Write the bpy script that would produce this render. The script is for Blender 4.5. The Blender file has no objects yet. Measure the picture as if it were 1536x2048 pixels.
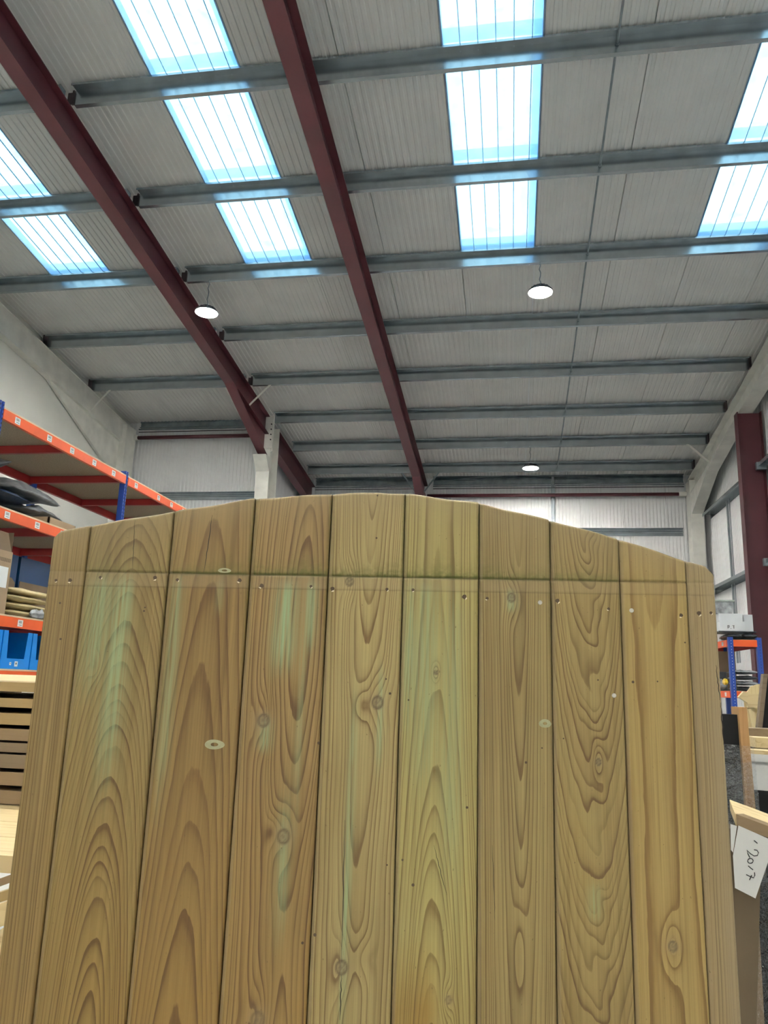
import bpy, bmesh, math, random
import numpy as np
from mathutils import Matrix, Vector

# ------------------------------------------------------------------ camera
SC = bpy.context.scene
COL = SC.collection
F = 1540.0
_Q = np.array([254, 355, F]); _U = np.array([228, -6846, F])
_Y = _Q / np.linalg.norm(_Q)
_Z = _U - _U.dot(_Y) * _Y; _Z /= np.linalg.norm(_Z)
_X = np.cross(_Y, _Z)
CM = np.array([_X, _Y, _Z])            # world = CM @ camera(right, down, forward)
cam_data = bpy.data.cameras.new('camera')
cam = bpy.data.objects.new('camera', cam_data); COL.objects.link(cam)
cam_data.sensor_fit = 'VERTICAL'; cam_data.sensor_height = 36.0
cam_data.lens = F / 2048 * 36.0
cam_data.clip_start = 0.02; cam_data.clip_end = 200
R, D_, FW = CM[:, 0], CM[:, 1], CM[:, 2]
cam.matrix_world = Matrix(((R[0], -D_[0], -FW[0], 0), (R[1], -D_[1], -FW[1], 0), (R[2], -D_[2], -FW[2], 1.5), (0, 0, 0, 1)))
SC.camera = cam

# ------------------------------------------------------------------ world, exposure
LAMP = 640.0          # radiance of the high bay lenses
SKYL = 1.95           # radiance of the daylight on the rooflights
w = bpy.data.worlds.new('overcast_sky'); SC.world = w; w.use_nodes = True
w.node_tree.nodes['Background'].inputs[0].default_value = (0.62, 0.78, 0.95, 1)
w.node_tree.nodes['Background'].inputs[1].default_value = 1.0
SC.view_settings.view_transform = 'Standard'
SC.view_settings.look = 'None'
SC.view_settings.gamma = 1.0
SC.view_settings.use_curve_mapping = False
SC.view_settings.exposure = 0.48
SC.cycles.use_denoising = True
SC.cycles.max_bounces = 8
SC.cycles.diffuse_bounces = 5
SC.cycles.glossy_bounces = 3
SC.cycles.use_adaptive_sampling = True
SC.cycles.adaptive_threshold = 0.035
SC.cycles.transparent_max_bounces = 8
SC.cycles.use_light_tree = False

# ------------------------------------------------------------------ helpers
def srgb(r, g, b):
    return tuple(((c / 255) / 12.92 if c / 255 <= .04045 else ((c / 255 + .055) / 1.055) ** 2.4) for c in (r, g, b))

def nodes_of(name):
    m = bpy.data.materials.new(name); m.use_nodes = True
    nt = m.node_tree
    return m, nt, nt.nodes['Principled BSDF'], nt.nodes['Material Output']

def N(nt, t, **kw):
    n = nt.nodes.new(t)
    for k, v in kw.items(): setattr(n, k, v)
    return n

def setin(n, **kw):
    for k, v in kw.items():
        n.inputs[k.replace('_', ' ')].default_value = v

def ramp(nt, stops):
    r = N(nt, 'ShaderNodeValToRGB')
    el = r.color_ramp.elements
    while len(el) < len(stops): el.new(0.5)
    for e, (p, c) in zip(el, stops):
        e.position = p; e.color = (*c, 1) if len(c) == 3 else c
    return r

def coords(nt, scale=(1, 1, 1)):
    tc = N(nt, 'ShaderNodeTexCoord'); mp = N(nt, 'ShaderNodeMapping')
    mp.inputs['Scale'].default_value = scale
    nt.links.new(tc.outputs['Object'], mp.inputs['Vector'])
    return mp.outputs[0]

def mat(name, col, rough=.5, metal=0.0, var=.06, scale=4.0, bump=0.0, bscale=60.0, stretch=(1, 1, 1), spec=.5):
    m, nt, p, out = nodes_of(name)
    v = coords(nt, stretch)
    n = N(nt, 'ShaderNodeTexNoise'); setin(n, Scale=scale, Detail=5.0)
    nt.links.new(v, n.inputs['Vector'])
    lo = tuple(c * (1 - var * 1.6) for c in col); hi = tuple(min(1, c * (1 + var * 1.6)) for c in col)
    r = ramp(nt, [(.3, lo), (.7, hi)])
    nt.links.new(n.outputs['Fac'], r.inputs[0]); nt.links.new(r.outputs[0], p.inputs['Base Color'])
    setin(p, Roughness=rough, Metallic=metal)
    p.inputs['Specular IOR Level'].default_value = spec
    if bump:
        b = N(nt, 'ShaderNodeBump'); setin(b, Strength=bump, Distance=.01)
        n2 = N(nt, 'ShaderNodeTexNoise'); setin(n2, Scale=bscale, Detail=3.0)
        nt.links.new(v, n2.inputs['Vector']); nt.links.new(n2.outputs['Fac'], b.inputs['Height'])
        nt.links.new(b.outputs[0], p.inputs['Normal'])
    return m

def timber(name, light, dark, axis=0, scale=1.0):
    """plain sawn softwood: grain stretched along one axis"""
    m, nt, p, out = nodes_of(name)
    st = [55 * scale, 55 * scale, 55 * scale]; st[axis] = 2.0 * scale
    v = coords(nt, st)
    n = N(nt, 'ShaderNodeTexNoise'); setin(n, Scale=1.0, Detail=4.0, Distortion=.6)
    nt.links.new(v, n.inputs['Vector'])
    r = ramp(nt, [(.25, dark), (.48, light), (.62, light), (.8, tuple(a * .6 + b * .4 for a, b in zip(light, dark)))])
    nt.links.new(n.outputs['Fac'], r.inputs[0]); nt.links.new(r.outputs[0], p.inputs['Base Color'])
    setin(p, Roughness=.6)
    return m

def emit(name, col, strength):
    m, nt, p, out = nodes_of(name)
    p.inputs['Base Color'].default_value = (.8, .8, .8, 1)
    p.inputs['Emission Color'].default_value = (*col, 1)
    p.inputs['Emission Strength'].default_value = strength
    return m

ORG = {}

class MB:
    def __init__(s): s.v = []; s.f = []; s.m = []; s.cur = 0
    def add(s, verts, faces):
        o = len(s.v); s.v += [tuple(map(float, q)) for q in verts]
        for f in faces: s.f.append(tuple(i + o for i in f)); s.m.append(s.cur)
        return s
    def box(s, x0, x1, y0, y1, z0, z1):
        return s.add([(x0, y0, z0), (x1, y0, z0), (x1, y1, z0), (x0, y1, z0), (x0, y0, z1), (x1, y0, z1), (x1, y1, z1), (x0, y1, z1)],
                     [(0, 3, 2, 1), (4, 5, 6, 7), (0, 1, 5, 4), (1, 2, 6, 5), (2, 3, 7, 6), (3, 0, 4, 7)])
    def prism(s, poly, vec, cap=True):
        """poly: 3D points, extruded by vec"""
        n = len(poly); a = [np.array(q, float) for q in poly]; vec = np.array(vec, float)
        vs = a + [q + vec for q in a]
        fs = [(i, (i + 1) % n, (i + 1) % n + n, i + n) for i in range(n)]
        if cap: fs += [tuple(reversed(range(n))), tuple(range(n, 2 * n))]
        return s.add(vs, fs)
    def tube(s, pts, r, n=8, cap=True):
        pts = [np.array(q, float) for q in pts]; vs = []; fs = []
        for i, q in enumerate(pts):
            d = pts[min(i + 1, len(pts) - 1)] - pts[max(i - 1, 0)]; d /= np.linalg.norm(d) + 1e-9
            a = np.array([0, 0, 1.]) if abs(d[2]) < .9 else np.array([1., 0, 0])
            u = np.cross(d, a); u /= np.linalg.norm(u); v = np.cross(d, u)
            rr = r[i] if hasattr(r, '__len__') else r
            for k in range(n):
                t = 2 * math.pi * k / n; vs.append(q + rr * (math.cos(t) * u + math.sin(t) * v))
        for i in range(len(pts) - 1):
            for k in range(n):
                fs.append((i * n + k, i * n + (k + 1) % n, (i + 1) * n + (k + 1) % n, (i + 1) * n + k))
        if cap: fs += [tuple(range(n)), tuple(range((len(pts) - 1) * n, len(pts) * n))]
        return s.add(vs, fs)
    def lathe(s, prof, c=(0, 0, 0), n=28):
        """prof: (r,z) list, turned around z"""
        vs = []; fs = []
        for r, z in prof:
            for k in range(n):
                t = 2 * math.pi * k / n; vs.append((c[0] + r * math.cos(t), c[1] + r * math.sin(t), c[2] + z))
        for i in range(len(prof) - 1):
            for k in range(n):
                fs.append((i * n + k, i * n + (k + 1) % n, (i + 1) * n + (k + 1) % n, (i + 1) * n + k))
        if prof[0][0] > 1e-6: fs.append(tuple(range(n)))
        if prof[-1][0] > 1e-6: fs.append(tuple(range((len(prof) - 1) * n, len(prof) * n)))
        return s.add(vs, fs)
    def build(s, name, mats, parent=None, smooth=False, bevel=0.0, origin=None):
        me = bpy.data.meshes.new(name)
        a = np.array(s.v)
        po = np.array(ORG[parent]) if parent is not None else np.zeros(3)
        if origin is None:
            lo, hi = a.min(0), a.max(0); origin = ((lo[0] + hi[0]) / 2, (lo[1] + hi[1]) / 2, lo[2])
        origin = np.array(origin, float)
        me.from_pydata([tuple(q) for q in (a - origin)], [], s.f)
        if not isinstance(mats, (list, tuple)): mats = [mats]
        for m in mats: me.materials.append(m)
        if len(mats) > 1: me.polygons.foreach_set('material_index', s.m)
        bm = bmesh.new(); bm.from_mesh(me); bmesh.ops.recalc_face_normals(bm, faces=bm.faces)
        if bevel: bmesh.ops.bevel(bm, geom=bm.edges[:], offset=bevel, segments=1, affect='EDGES', clamp_overlap=True)
        bm.to_mesh(me); bm.free()
        if smooth: me.polygons.foreach_set('use_smooth', [True] * len(me.polygons))
        me.update()
        o = bpy.data.objects.new(name, me); COL.objects.link(o)
        o.location = origin - po
        if parent is not None: o.parent = parent
        ORG[o] = tuple(origin)
        return o

def tag(o, label=None, cat=None, group=None, kind=None):
    if label: o['label'] = label
    if cat: o['category'] = cat
    if group: o['group'] = group
    if kind: o['kind'] = kind
    return o

def thing(name, loc, label, cat, group=None, kind=None):
    o = bpy.data.objects.new(name, None); COL.objects.link(o)
    o.location = loc; o.empty_display_size = .1; ORG[o] = tuple(loc)
    return tag(o, label, cat, group, kind)

def ptcopy(o, loc, parent):
    """a repeated small part sharing mesh data; loc in world coordinates"""
    c = o.copy(); COL.objects.link(c); c.parent = parent
    c.location = np.array(loc) - np.array(ORG[parent]); ORG[c] = tuple(loc)
    return c

def px(u, v, n, c):
    """surveyed point: where the sight line of a photo pixel meets the plane n.p=c"""
    d = CM @ np.array([u - 768, v - 1024, F]); n = np.array(n, float)
    return np.array([0, 0, 1.5]) + d * (c - n[2] * 1.5) / n.dot(d)

# ------------------------------------------------------------------ materials
M = {}
M['panel'] = mat('white_coated_steel', (.80, .785, .76), .45, var=.03, scale=1.5)
M['wallpanel'] = mat('white_wall_steel', (.83, .835, .84), .4, var=.03, scale=1.5)
M['plaster'] = mat('white_plaster', (.74, .74, .69), .8, var=.05, scale=.8, bump=.1, bscale=20)
M['whitepaint'] = mat('white_paint_on_steel', (.80, .79, .73), .6, var=.07, scale=3.0, bump=.08, bscale=12)
M['red'] = mat('red_oxide_steel', (.072, .015, .021), .5, var=.1, scale=2.0)
M['galv'] = mat('galvanised_steel', (.42, .47, .50), .24, metal=.8, var=.06, scale=5.0)
M['galvdark'] = mat('weathered_galvanised_steel', (.25, .29, .31), .5, metal=.6, var=.14, scale=5.0)
M['cleat'] = mat('dark_painted_cleat', (.035, .018, .022), .5, var=.1)
M['bolt'] = mat('dark_bolt_steel', (.05, .05, .05), .4, metal=.8)
M['concrete'] = mat('floor_concrete', (.58, .565, .53), .55, var=.1, scale=1.2, bump=.05)
M['orange'] = mat('orange_rack_paint', (.78, .11, .022), .4, var=.05)
M['rackred'] = mat('red_rack_paint', (.30, .022, .02), .45, var=.06)
M['blue'] = mat('blue_rack_paint', (.012, .055, .30), .4, var=.06)
M['slot'] = mat('slot_shadow', (.01, .012, .02), .8)
M['chip'] = mat('chipboard', (.33, .27, .19), .8, var=.14, scale=60.0)
M['chipedge'] = timber('chipboard_edge', (.72, .55, .36), (.5, .36, .2), 1)
M['paper'] = mat('white_paper', (.80, .81, .80), .7, var=.02)
M['ink'] = mat('black_ink', (.015, .015, .018), .6)
M['greyink'] = mat('grey_print', (.16, .15, .15), .7)
M['carton'] = mat('brown_cardboard', (.36, .255, .155), .8, var=.06, scale=3)
M['cartondark'] = mat('dark_brown_cardboard', (.20, .14, .085), .8, var=.08, scale=3)
M['cream'] = mat('cream_foam_wrap', (.66, .53, .28), .45, var=.12, scale=6)
M['bin'] = mat('bright_blue_plastic', (.0, .23, .74), .35, var=.03)
M['bindark'] = mat('deep_blue_plastic', (.004, .045, .13), .4, var=.05)
M['bagdark'] = mat('dark_grey_poly_bag', (.055, .058, .062), .3, var=.2, scale=8, bump=.3, bscale=22)
M['baggrey'] = mat('grey_poly_bag', (.24, .25, .26), .28, var=.25, scale=8, bump=.3, bscale=22)
M['bagblue'] = mat('navy_poly_bag', (.02, .035, .07), .3, var=.2, scale=8, bump=.3, bscale=22)
M['bagbrown'] = mat('taupe_poly_bag', (.15, .12, .10), .35, var=.2, scale=8, bump=.3, bscale=22)
M['bagsilver'] = mat('silver_poly_bag', (.34, .35, .36), .22, var=.3, scale=10, bump=.4, bscale=22)
M['boxwhite'] = mat('white_cardboard', (.70, .71, .72), .6, var=.03)
M['tray'] = mat('pale_green_plastic', (.48, .52, .46), .3, var=.1)
M['black'] = mat('black_sheet', (.009, .009, .010), .45, var=.2, spec=.2)
M['yellow'] = mat('yellow_plastic', (.75, .48, .03), .4)
M['whitewood'] = mat('white_gloss_paint', (.76, .76, .74), .35, var=.03)
M['paleX'] = timber('pale_pine_lengthways', (.70, .55, .30), (.52, .36, .17), 0)
M['paleZ'] = timber('pale_pine_upright', (.74, .60, .33), (.56, .41, .19), 2)
M['oak'] = timber('orange_brown_timber', (.52, .30, .12), (.38, .2, .07), 2)
M['brownX'] = timber('weathered_brown_timber', (.27, .19, .105), (.17, .11, .055), 0)
M['dkbrownX'] = timber('dark_brown_timber', (.20, .15, .095), (.12, .085, .05), 0)
M['goldX'] = timber('shaded_golden_timber', (.38, .27, .12), (.28, .18, .07), 0)  # gold deepened to hold the shade on the stacked front faces
M['lens'] = emit('lamp_lens', (1.0, .97, .90), LAMP)
M['lampbody'] = mat('black_lamp_housing', (.05, .05, .055), .4, metal=.4)

# rooflight: bright weathered outer skin, ribbed translucent inner sheet
m, nt, p, out = nodes_of('daylit_outer_skin')
v = coords(nt, (3, 3, 3)); n = N(nt, 'ShaderNodeTexNoise'); setin(n, Scale=1.6, Detail=6.0, Roughness=.7)
nt.links.new(v, n.inputs['Vector'])
r = ramp(nt, [(.32, (.42, .72, .92)), (.48, (.66, .92, 1.0)), (.66, (.84, 1.0, 1.0))])
nt.links.new(n.outputs['Fac'], r.inputs[0]); nt.links.new(r.outputs[0], p.inputs['Emission Color'])
p.inputs['Emission Strength'].default_value = SKYL
p.inputs['Base Color'].default_value = (.6, .7, .75, 1)
M['skin'] = m
m, nt, p, out = nodes_of('translucent_sheet')
tr = N(nt, 'ShaderNodeBsdfTransparent'); tr.inputs[0].default_value = (.86, .95, .98, 1)
di = N(nt, 'ShaderNodeBsdfTranslucent'); di.inputs[0].default_value = (.75, .86, .92, 1)
gl = N(nt, 'ShaderNodeBsdfDiffuse'); gl.inputs[0].default_value = (.6, .7, .78, 1)
m1 = N(nt, 'ShaderNodeMixShader'); m1.inputs[0].default_value = .30
m2 = N(nt, 'ShaderNodeMixShader'); m2.inputs[0].default_value = .5
nt.links.new(di.outputs[0], m2.inputs[1]); nt.links.new(gl.outputs[0], m2.inputs[2])
nt.links.new(tr.outputs[0], m1.inputs[1]); nt.links.new(m2.outputs[0], m1.inputs[2])
nt.links.new(m1.outputs[0], out.inputs[0])
M['grp'] = m
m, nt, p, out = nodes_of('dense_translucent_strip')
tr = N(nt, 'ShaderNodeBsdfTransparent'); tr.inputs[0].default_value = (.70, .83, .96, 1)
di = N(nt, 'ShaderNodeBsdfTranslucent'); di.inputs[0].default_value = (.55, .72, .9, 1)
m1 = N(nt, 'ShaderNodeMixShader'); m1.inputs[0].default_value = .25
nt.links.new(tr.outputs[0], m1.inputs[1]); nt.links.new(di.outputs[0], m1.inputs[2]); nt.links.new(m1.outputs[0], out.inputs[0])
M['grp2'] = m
M['grprib'] = mat('rooflight_rib', (.38, .50, .60), .5, var=.05)
M['flash'] = mat('rooflight_flashing', (.42, .55, .68), .6, var=.05)

# clear crinkled film
m, nt, p, out = nodes_of('clear_stretch_film')
tr = N(nt, 'ShaderNodeBsdfTransparent'); tr.inputs[0].default_value = (.93, .94, .95, 1)
gl = N(nt, 'ShaderNodeBsdfGlossy'); gl.inputs['Roughness'].default_value = .17; gl.inputs[0].default_value = (1, 1, 1, 1)
nn = N(nt, 'ShaderNodeTexNoise'); setin(nn, Scale=85.0, Detail=2.0, Distortion=.8)
nt.links.new(coords(nt), nn.inputs['Vector'])
b = N(nt, 'ShaderNodeBump'); setin(b, Strength=1.0, Distance=.012); nt.links.new(nn.outputs['Fac'], b.inputs['Height'])
nt.links.new(b.outputs[0], gl.inputs['Normal'])
mx = N(nt, 'ShaderNodeMixShader'); mx.inputs[0].default_value = .15
nt.links.new(tr.outputs[0], mx.inputs[1]); nt.links.new(gl.outputs[0], mx.inputs[2]); nt.links.new(mx.outputs[0], out.inputs[0])
M['film'] = m

# ------------------------------------------------------------------ building geometry
TP = math.tan(math.radians(7.0))
def zb(y): return 6.76 + TP * (20 - y)           # plane under the purlins
def zs(y): return zb(y) + .225                   # underside of the roof sheets
XL, XR, YF, YE, XI, RIDGE, YB = -8.99, 4.86, 20.0, 16.35, -5.66, 2.0, -14.0

# floor
fl = MB().box(XL - .6, XR + .6, YB - .5, YF + .5, -.2, 0).build('floor', M['concrete']); tag(fl, 'pale concrete floor slab of the warehouse', kind='structure')

def corrugated(width, pitch, depth, thick, over=.004):
    """closed profile: list of (across, up) ; ribbed face at 0..depth, flat face at thick"""
    n = max(1, round(width / pitch)); q = width / n
    pr = [(0.003, 0)]
    for i in range(n):
        a = i * q
        pr += [(a + q * .42, 0), (a + q * .54, depth), (a + q * .88, depth)]
        pr += [(a + q if i < n - 1 else width - .003, 0)]
    pr += [(width - .003, thick * .5), (width + over, thick * .5), (width + over, thick), (-over, thick), (-over, thick * .5), (0.003, thick * .5)]
    return pr

def roof_panel(x0, x1, y0, y1, parent):
    pr = corrugated(x1 - x0 - .004, .0885, .011, .1, 0.0)
    poly = [(x0 + .002 + a, y0, zs(y0) + u) for a, u in pr]
    return MB().prism(poly, (0, y1 - y0, zs(y1) - zs(y0))).build('roof_panel', M['panel'], parent)

ceil = thing('ceiling', (-2, 10, 8.2), 'ribbed white steel roof lining sloping down to the far wall', None, kind='structure')
SKY = [(-7.70, -6.60), (-4.25, -3.12), (-.75, .39), (2.72, 3.86)]
SKY_END = 10.86
edges = [(-9.1, -7.70), (-7.70, -6.60), (-6.60, -5.76), (-5.76, -4.25), (-4.25, -3.12), (-3.12, -1.935), (-1.935, -.75), (-.75, .39),
         (.39, 1.555), (1.555, 2.72), (2.72, 3.86), (3.86, 5.0)]
for (a, b_) in edges:
    far = YE + .05 if a < -5.8 else YF + .05
    near = SKY_END if (a, b_) in SKY else RIDGE
    roof_panel(a, b_, near, far, ceil)
# rear slope behind the ridge, seen by nobody but closing the hall
zr = zs(RIDGE)
for (a, b_) in edges:
    MB().prism([(a, RIDGE, zr), (b_, RIDGE, zr), (b_, RIDGE, zr + .1), (a, RIDGE, zr + .1)], (0, YB - RIDGE, -TP * (RIDGE - YB))).build('roof_panel', M['panel'], ceil)

# rooflights
for i, (a, b_) in enumerate(SKY):
    y0, y1 = RIDGE + .05, SKY_END
    root = thing('window_%d' % (i + 1), ((a + b_) / 2, (y0 + y1) / 2, zs(6.5)), ['daylit rooflight strip nearest the left wall', 'daylit rooflight strip between the two dark red rafters',
                 'daylit rooflight strip over the right bay, left of the sag rods', 'daylit rooflight strip nearest the right wall'][i], None, kind='structure')
    up = .13
    dv = (0, y1 - y0, zs(y1) - zs(y0))
    MB().prism([(a, y0, zs(y0) + up), (b_, y0, zs(y0) + up), (b_, y0, zs(y0) + up + .006), (a, y0, zs(y0) + up + .006)], dv).build('outer_skin', M['skin'], root)
    ribs = [a + (b_ - a) * t for t in (.185, .36, .535, .71, .885)]
    pr = []; lo = []
    xs = [a] + ribs + [b_]
    for k in range(len(xs) - 1):
        q0 = xs[k] + (.006 if k else 0); q1 = xs[k + 1] - (.006 if k < len(xs) - 2 else 0)
        MB().prism([(q0, y0, zs(y0)), (q1, y0, zs(y0)), (q1, y0, zs(y0) + .003), (q0, y0, zs(y0) + .003)], dv).build('pane', M['grp'], root)
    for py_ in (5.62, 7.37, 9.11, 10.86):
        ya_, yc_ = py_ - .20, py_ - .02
        MB().prism([(a + .02, ya_, zs(ya_) + .10), (b_ - .02, ya_, zs(ya_) + .10), (b_ - .02, ya_, zs(ya_) + .103), (a + .02, ya_, zs(ya_) + .103)], (0, yc_ - ya_, zs(yc_) - zs(ya_))).build('purlin_shade_strip', M['grp2'], root)  # added denser bluish band, stands for the shading at each purlin
    MB().prism([(b_ - .11, y0, zs(y0) + .11), (b_ - .02, y0, zs(y0) + .11), (b_ - .02, y0, zs(y0) + .113), (b_ - .11, y0, zs(y0) + .113)], dv).build('edge_shade_strip', M['grp2'], root)  # added bluish band, stands for the shaded right edge of the rooflight
    for q in ribs:
        MB().prism([(q - .006, y0, zs(y0)), (q, y0, zs(y0) - .014), (q + .006, y0, zs(y0)), (q, y0, zs(y0) + .012)], dv).build('rib', M['grprib'], root)
    for q in (a, b_ - .02):
        MB().prism([(q, y0, zs(y0)), (q + .02, y0, zs(y0)), (q + .02, y0, zs(y0) + up), (q, y0, zs(y0) + up)], dv).build('side_flashing', M['flash'], root)
    MB().box(a, b_, y1 - .02, y1, zs(y1), zs(y1) + up).build('end_flashing', M['flash'], root)

# walls of upright ribbed panels
def wall_of_panels(name, label, x0, x1, y0, y1, z0, top, face, m, wpan=1.03, pitch=.0885, depth=.010):
    """face: inward normal axis '-y', '-x' or '+x'; top(x,y)-> height"""
    root = thing(name, ((x0 + x1) / 2, (y0 + y1) / 2, 0), label, None, kind='structure')
    L = (x1 - x0) if face == '-y' else (y1 - y0)
    n = max(1, round(L / wpan)); q = L / n
    for i in range(n):
        pr = corrugated(q, pitch, depth, .09, 0.0)
        if face == '-y':
            poly = [(x0 + i * q + a, y0 + u, z0) for a, u in pr]; zt = top(0, y0)
        elif face == '-x':
            poly = [(x0 + u, y0 + i * q + a, z0) for a, u in pr]; zt = min(top(0, y0 + i * q), top(0, y0 + (i + 1) * q)) if False else top(0, y0 + (i + 1) * q)
        else:
            poly = [(x0 - u, y0 + i * q + a, z0) for a, u in pr]; zt = top(0, y0 + (i + 1) * q)
        mb = MB().prism(poly, (0, 0, zt - z0))
        if face != '-y':                      # rake the head of the panel to the roof slope
            h = len(poly)
            for k in range(h, 2 * h):
                x, y, z = mb.v[k]; mb.v[k] = (x, y, top(0, y))
        mb.build('wall_panel', m, root)
    return root

ztop = lambda x, y: zs(y) + .05
wall_of_panels('wall_far', 'ribbed white steel wall at the far end of the hall', XI, XR + .12, YF, YF + .1, 0, ztop, '-y', M['wallpanel'])
wall_of_panels('wall_left_far', 'ribbed white steel wall closing the short left bay', XL - .05, XI + .1, YE, YE + .1, 0, ztop, '-y', M['wallpanel'])
wall_of_panels('wall_inner', 'white panelled return wall behind the white column', XI, XI, YE + .1, YF, 0, ztop, '+x', M['wallpanel'], wpan=.9, pitch=.3, depth=.004)
wall_of_panels('wall_right', 'white steel side wall behind the red post and grey girts', XR, XR, 2.0, YF, 0, ztop, '-x', M['wallpanel'], wpan=1.0)
o = MB()
o.prism([(XL - .2, YB, 0), (XL - .2, YE, 0), (XL - .2, YE, ztop(0, YE)), (XL - .2, RIDGE, ztop(0, RIDGE)), (XL - .2, YB, ztop(0, RIDGE) - TP * (RIDGE - YB))], (.2, 0, 0))
tag(o.build('wall_left', M['plaster']), 'smooth white plastered wall behind the tall racking', kind='structure')
o = MB(); o.prism([(XR, YB, 0), (XR, 2.0, 0), (XR, 2.0, ztop(0, 2.0)), (XR, YB, ztop(0, 2) - TP * (2 - YB))], (.2, 0, 0))
tag(o.build('wall_right_rear', M['wallpanel']), 'plain white side wall behind the camera', kind='structure')
tag(MB().box(XL - .2, XR + .2, YB - .2, YB, 0, 7.4).build('wall_rear', M['wallpanel']), 'plain white end wall behind the camera', kind='structure')

# ------------------------------------------------------------------ steel frame
def isection(mb, p0, p1, d, wd, tf=.014, tw=.009, d1=None):
    """I section whose TOP centre line runs p0->p1 (in a plane of constant x); depth d (d1 at p1), flange width wd along x"""
    p0 = np.array(p0, float); p1 = np.array(p1, float); d1 = d if d1 is None else d1
    def sec(p, dd):
        x, y, z = p; h = wd / 2
        return [(x - h, y, z), (x + h, y, z), (x + h, y, z - tf), (x + tw, y, z - tf), (x + tw, y, z - dd + tf), (x + h, y, z - dd + tf), (x + h, y, z - dd),
                (x - h, y, z - dd), (x - h, y, z - dd + tf), (x - tw, y, z - dd + tf), (x - tw, y, z - tf), (x - h, y, z - tf)]
    a, b = sec(p0, d), sec(p1, d1); n = 12
    mb.add(a + b, [(i, (i + 1) % n, (i + 1) % n + n, i + n) for i in range(n)] + [(0, 1, 2, 3, 10, 11), (3, 4, 9, 10), (4, 5, 6, 7, 8, 9), (12, 23, 22, 15, 14, 13), (15, 22, 21, 16), (16, 21, 20, 19, 18, 17)])
    return mb

X1, X2 = -5.40, -2.29
t1 = thing('steel_rafter', (X1, 9, zb(9) - .4), 'dark red steel rafter running from upper left down to the white column', 'rafter')
isection(MB(), (X1, RIDGE, zb(RIDGE)), (X1, 15.70, zb(15.70)), .42, .20).build('beam', M['red'], t1)
hb = MB(); hy0 = 13.4
hb.add([(X1 - .1, hy0, zb(hy0) - .42), (X1 + .1, hy0, zb(hy0) - .42), (X1 - .1, 15.69, zb(15.69) - .42), (X1 + .1, 15.69, zb(15.69) - .42),
        (X1 - .1, 15.69, zb(15.69) - .92), (X1 + .1, 15.69, zb(15.69) - .92), (X1 - .1, hy0 - .1, zb(hy0) - .415), (X1 + .1, hy0 - .1, zb(hy0) - .415),
        (X1 - .1, 15.69, zb(15.69) - .905), (X1 + .1, 15.69, zb(15.69) - .905)],
       [(0, 1, 5, 4), (4, 5, 9, 8), (0, 8, 9, 1), (0, 4, 8), (1, 9, 5)])
hb.prism([(X1 - .008, hy0, zb(hy0) - .41), (X1 - .008, 15.69, zb(15.69) - .41), (X1 - .008, 15.69, zb(15.69) - .91)], (.016, 0, 0))
hb.build('haunch', M['red'], t1)
t1b = thing('steel_rafter', (X1, 18, zb(18) - .4), 'dark red steel rafter beyond the white column, along the inner wall', 'rafter')
isection(MB(), (X1, 16.34, zb(16.34)), (X1, 19.95, zb(19.95)), .52, .20).build('beam', M['red'], t1b)
hb = MB(); hb.prism([(X1 - .1, 16.34, zb(16.34) - .52), (X1 + .1, 16.34, zb(16.34) - .52), (X1 + .1, 16.34, zb(16.34) - .72), (X1 - .1, 16.34, zb(16.34) - .72)], (0, .06, 0))
hb.build('end_plate', M['red'], t1b)

t2 = thing('steel_rafter', (X2, 11, zb(11) - .4), 'dark red steel rafter crossing the middle of the roof, joined to a red column', 'rafter')
isection(MB(), (X2, RIDGE, zb(RIDGE)), (X2, 19.95, zb(19.95)), .44, .21).build('beam', M['red'], t2)
hb = MB()
hb.prism([(X2 - .105, 18.2, zb(18.2) - .44), (X2 - .105, 19.6, zb(19.6) - .44), (X2 - .105, 19.6, zb(19.6) - .85)], (.21, 0, 0))
hb.build('haunch', M['red'], t2)
MB().box(X2 - .105, X2 + .105, 19.58, 19.94, 0, zb(19.94) - .44).build('column', M['red'], t2)

# white column under the left rafter
wc = thing('steel_column', (X1, 16.0, 0), 'white painted steel column with bolted plates under the left red rafter', 'column')
mb = MB()
mb.box(X1 - .15, X1 + .15, 15.74, 15.76, 0, zb(15.76) - .02).box(X1 - .15, X1 + .15, 16.30, 16.32, 0, zb(16.32) - .02)
mb.box(X1 - .01, X1 + .01, 15.75, 16.31, 0, zb(16.32) - .03)
mb.build('shaft', M['whitepaint'], wc)
MB().box(X1 - .13, X1 + .20, 15.705, 15.735, 6.55, zb(15.735) + .02).build('end_plate', M['whitepaint'], wc)
mb = MB(); mb.prism([(X1 - .15, 15.44, 6.33), (X1 - .15, 15.74, 6.02), (X1 - .15, 15.74, 6.33)], (.3, 0, 0)); mb.build('bracket', M['whitepaint'], wc)
MB().prism([(X1 + .01, 15.76, 6.4), (X1 + .19, 15.76, 6.5), (X1 + .19, 15.76, 7.15), (X1 + .01, 15.76, 7.25)], (0, .02, 0)).build('gusset', M['whitepaint'], wc)
bolt0 = None
for bx_, bz in [(-.08, 7.15), (-.08, 7.02), (-.08, 6.90), (-.08, 6.68), (.15, 7.10), (.15, 6.98), (.15, 6.86), (.15, 6.74)]:
    loc = (X1 + bx_, 15.70, bz)
    if bolt0 is None:
        bolt0 = MB().tube([(loc[0], loc[1] - .012, bz), (loc[0], loc[1] + .004, bz)], .016, 6).build('bolt', M['bolt'], wc, origin=loc)
    else: ptcopy(bolt0, loc, wc)

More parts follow.
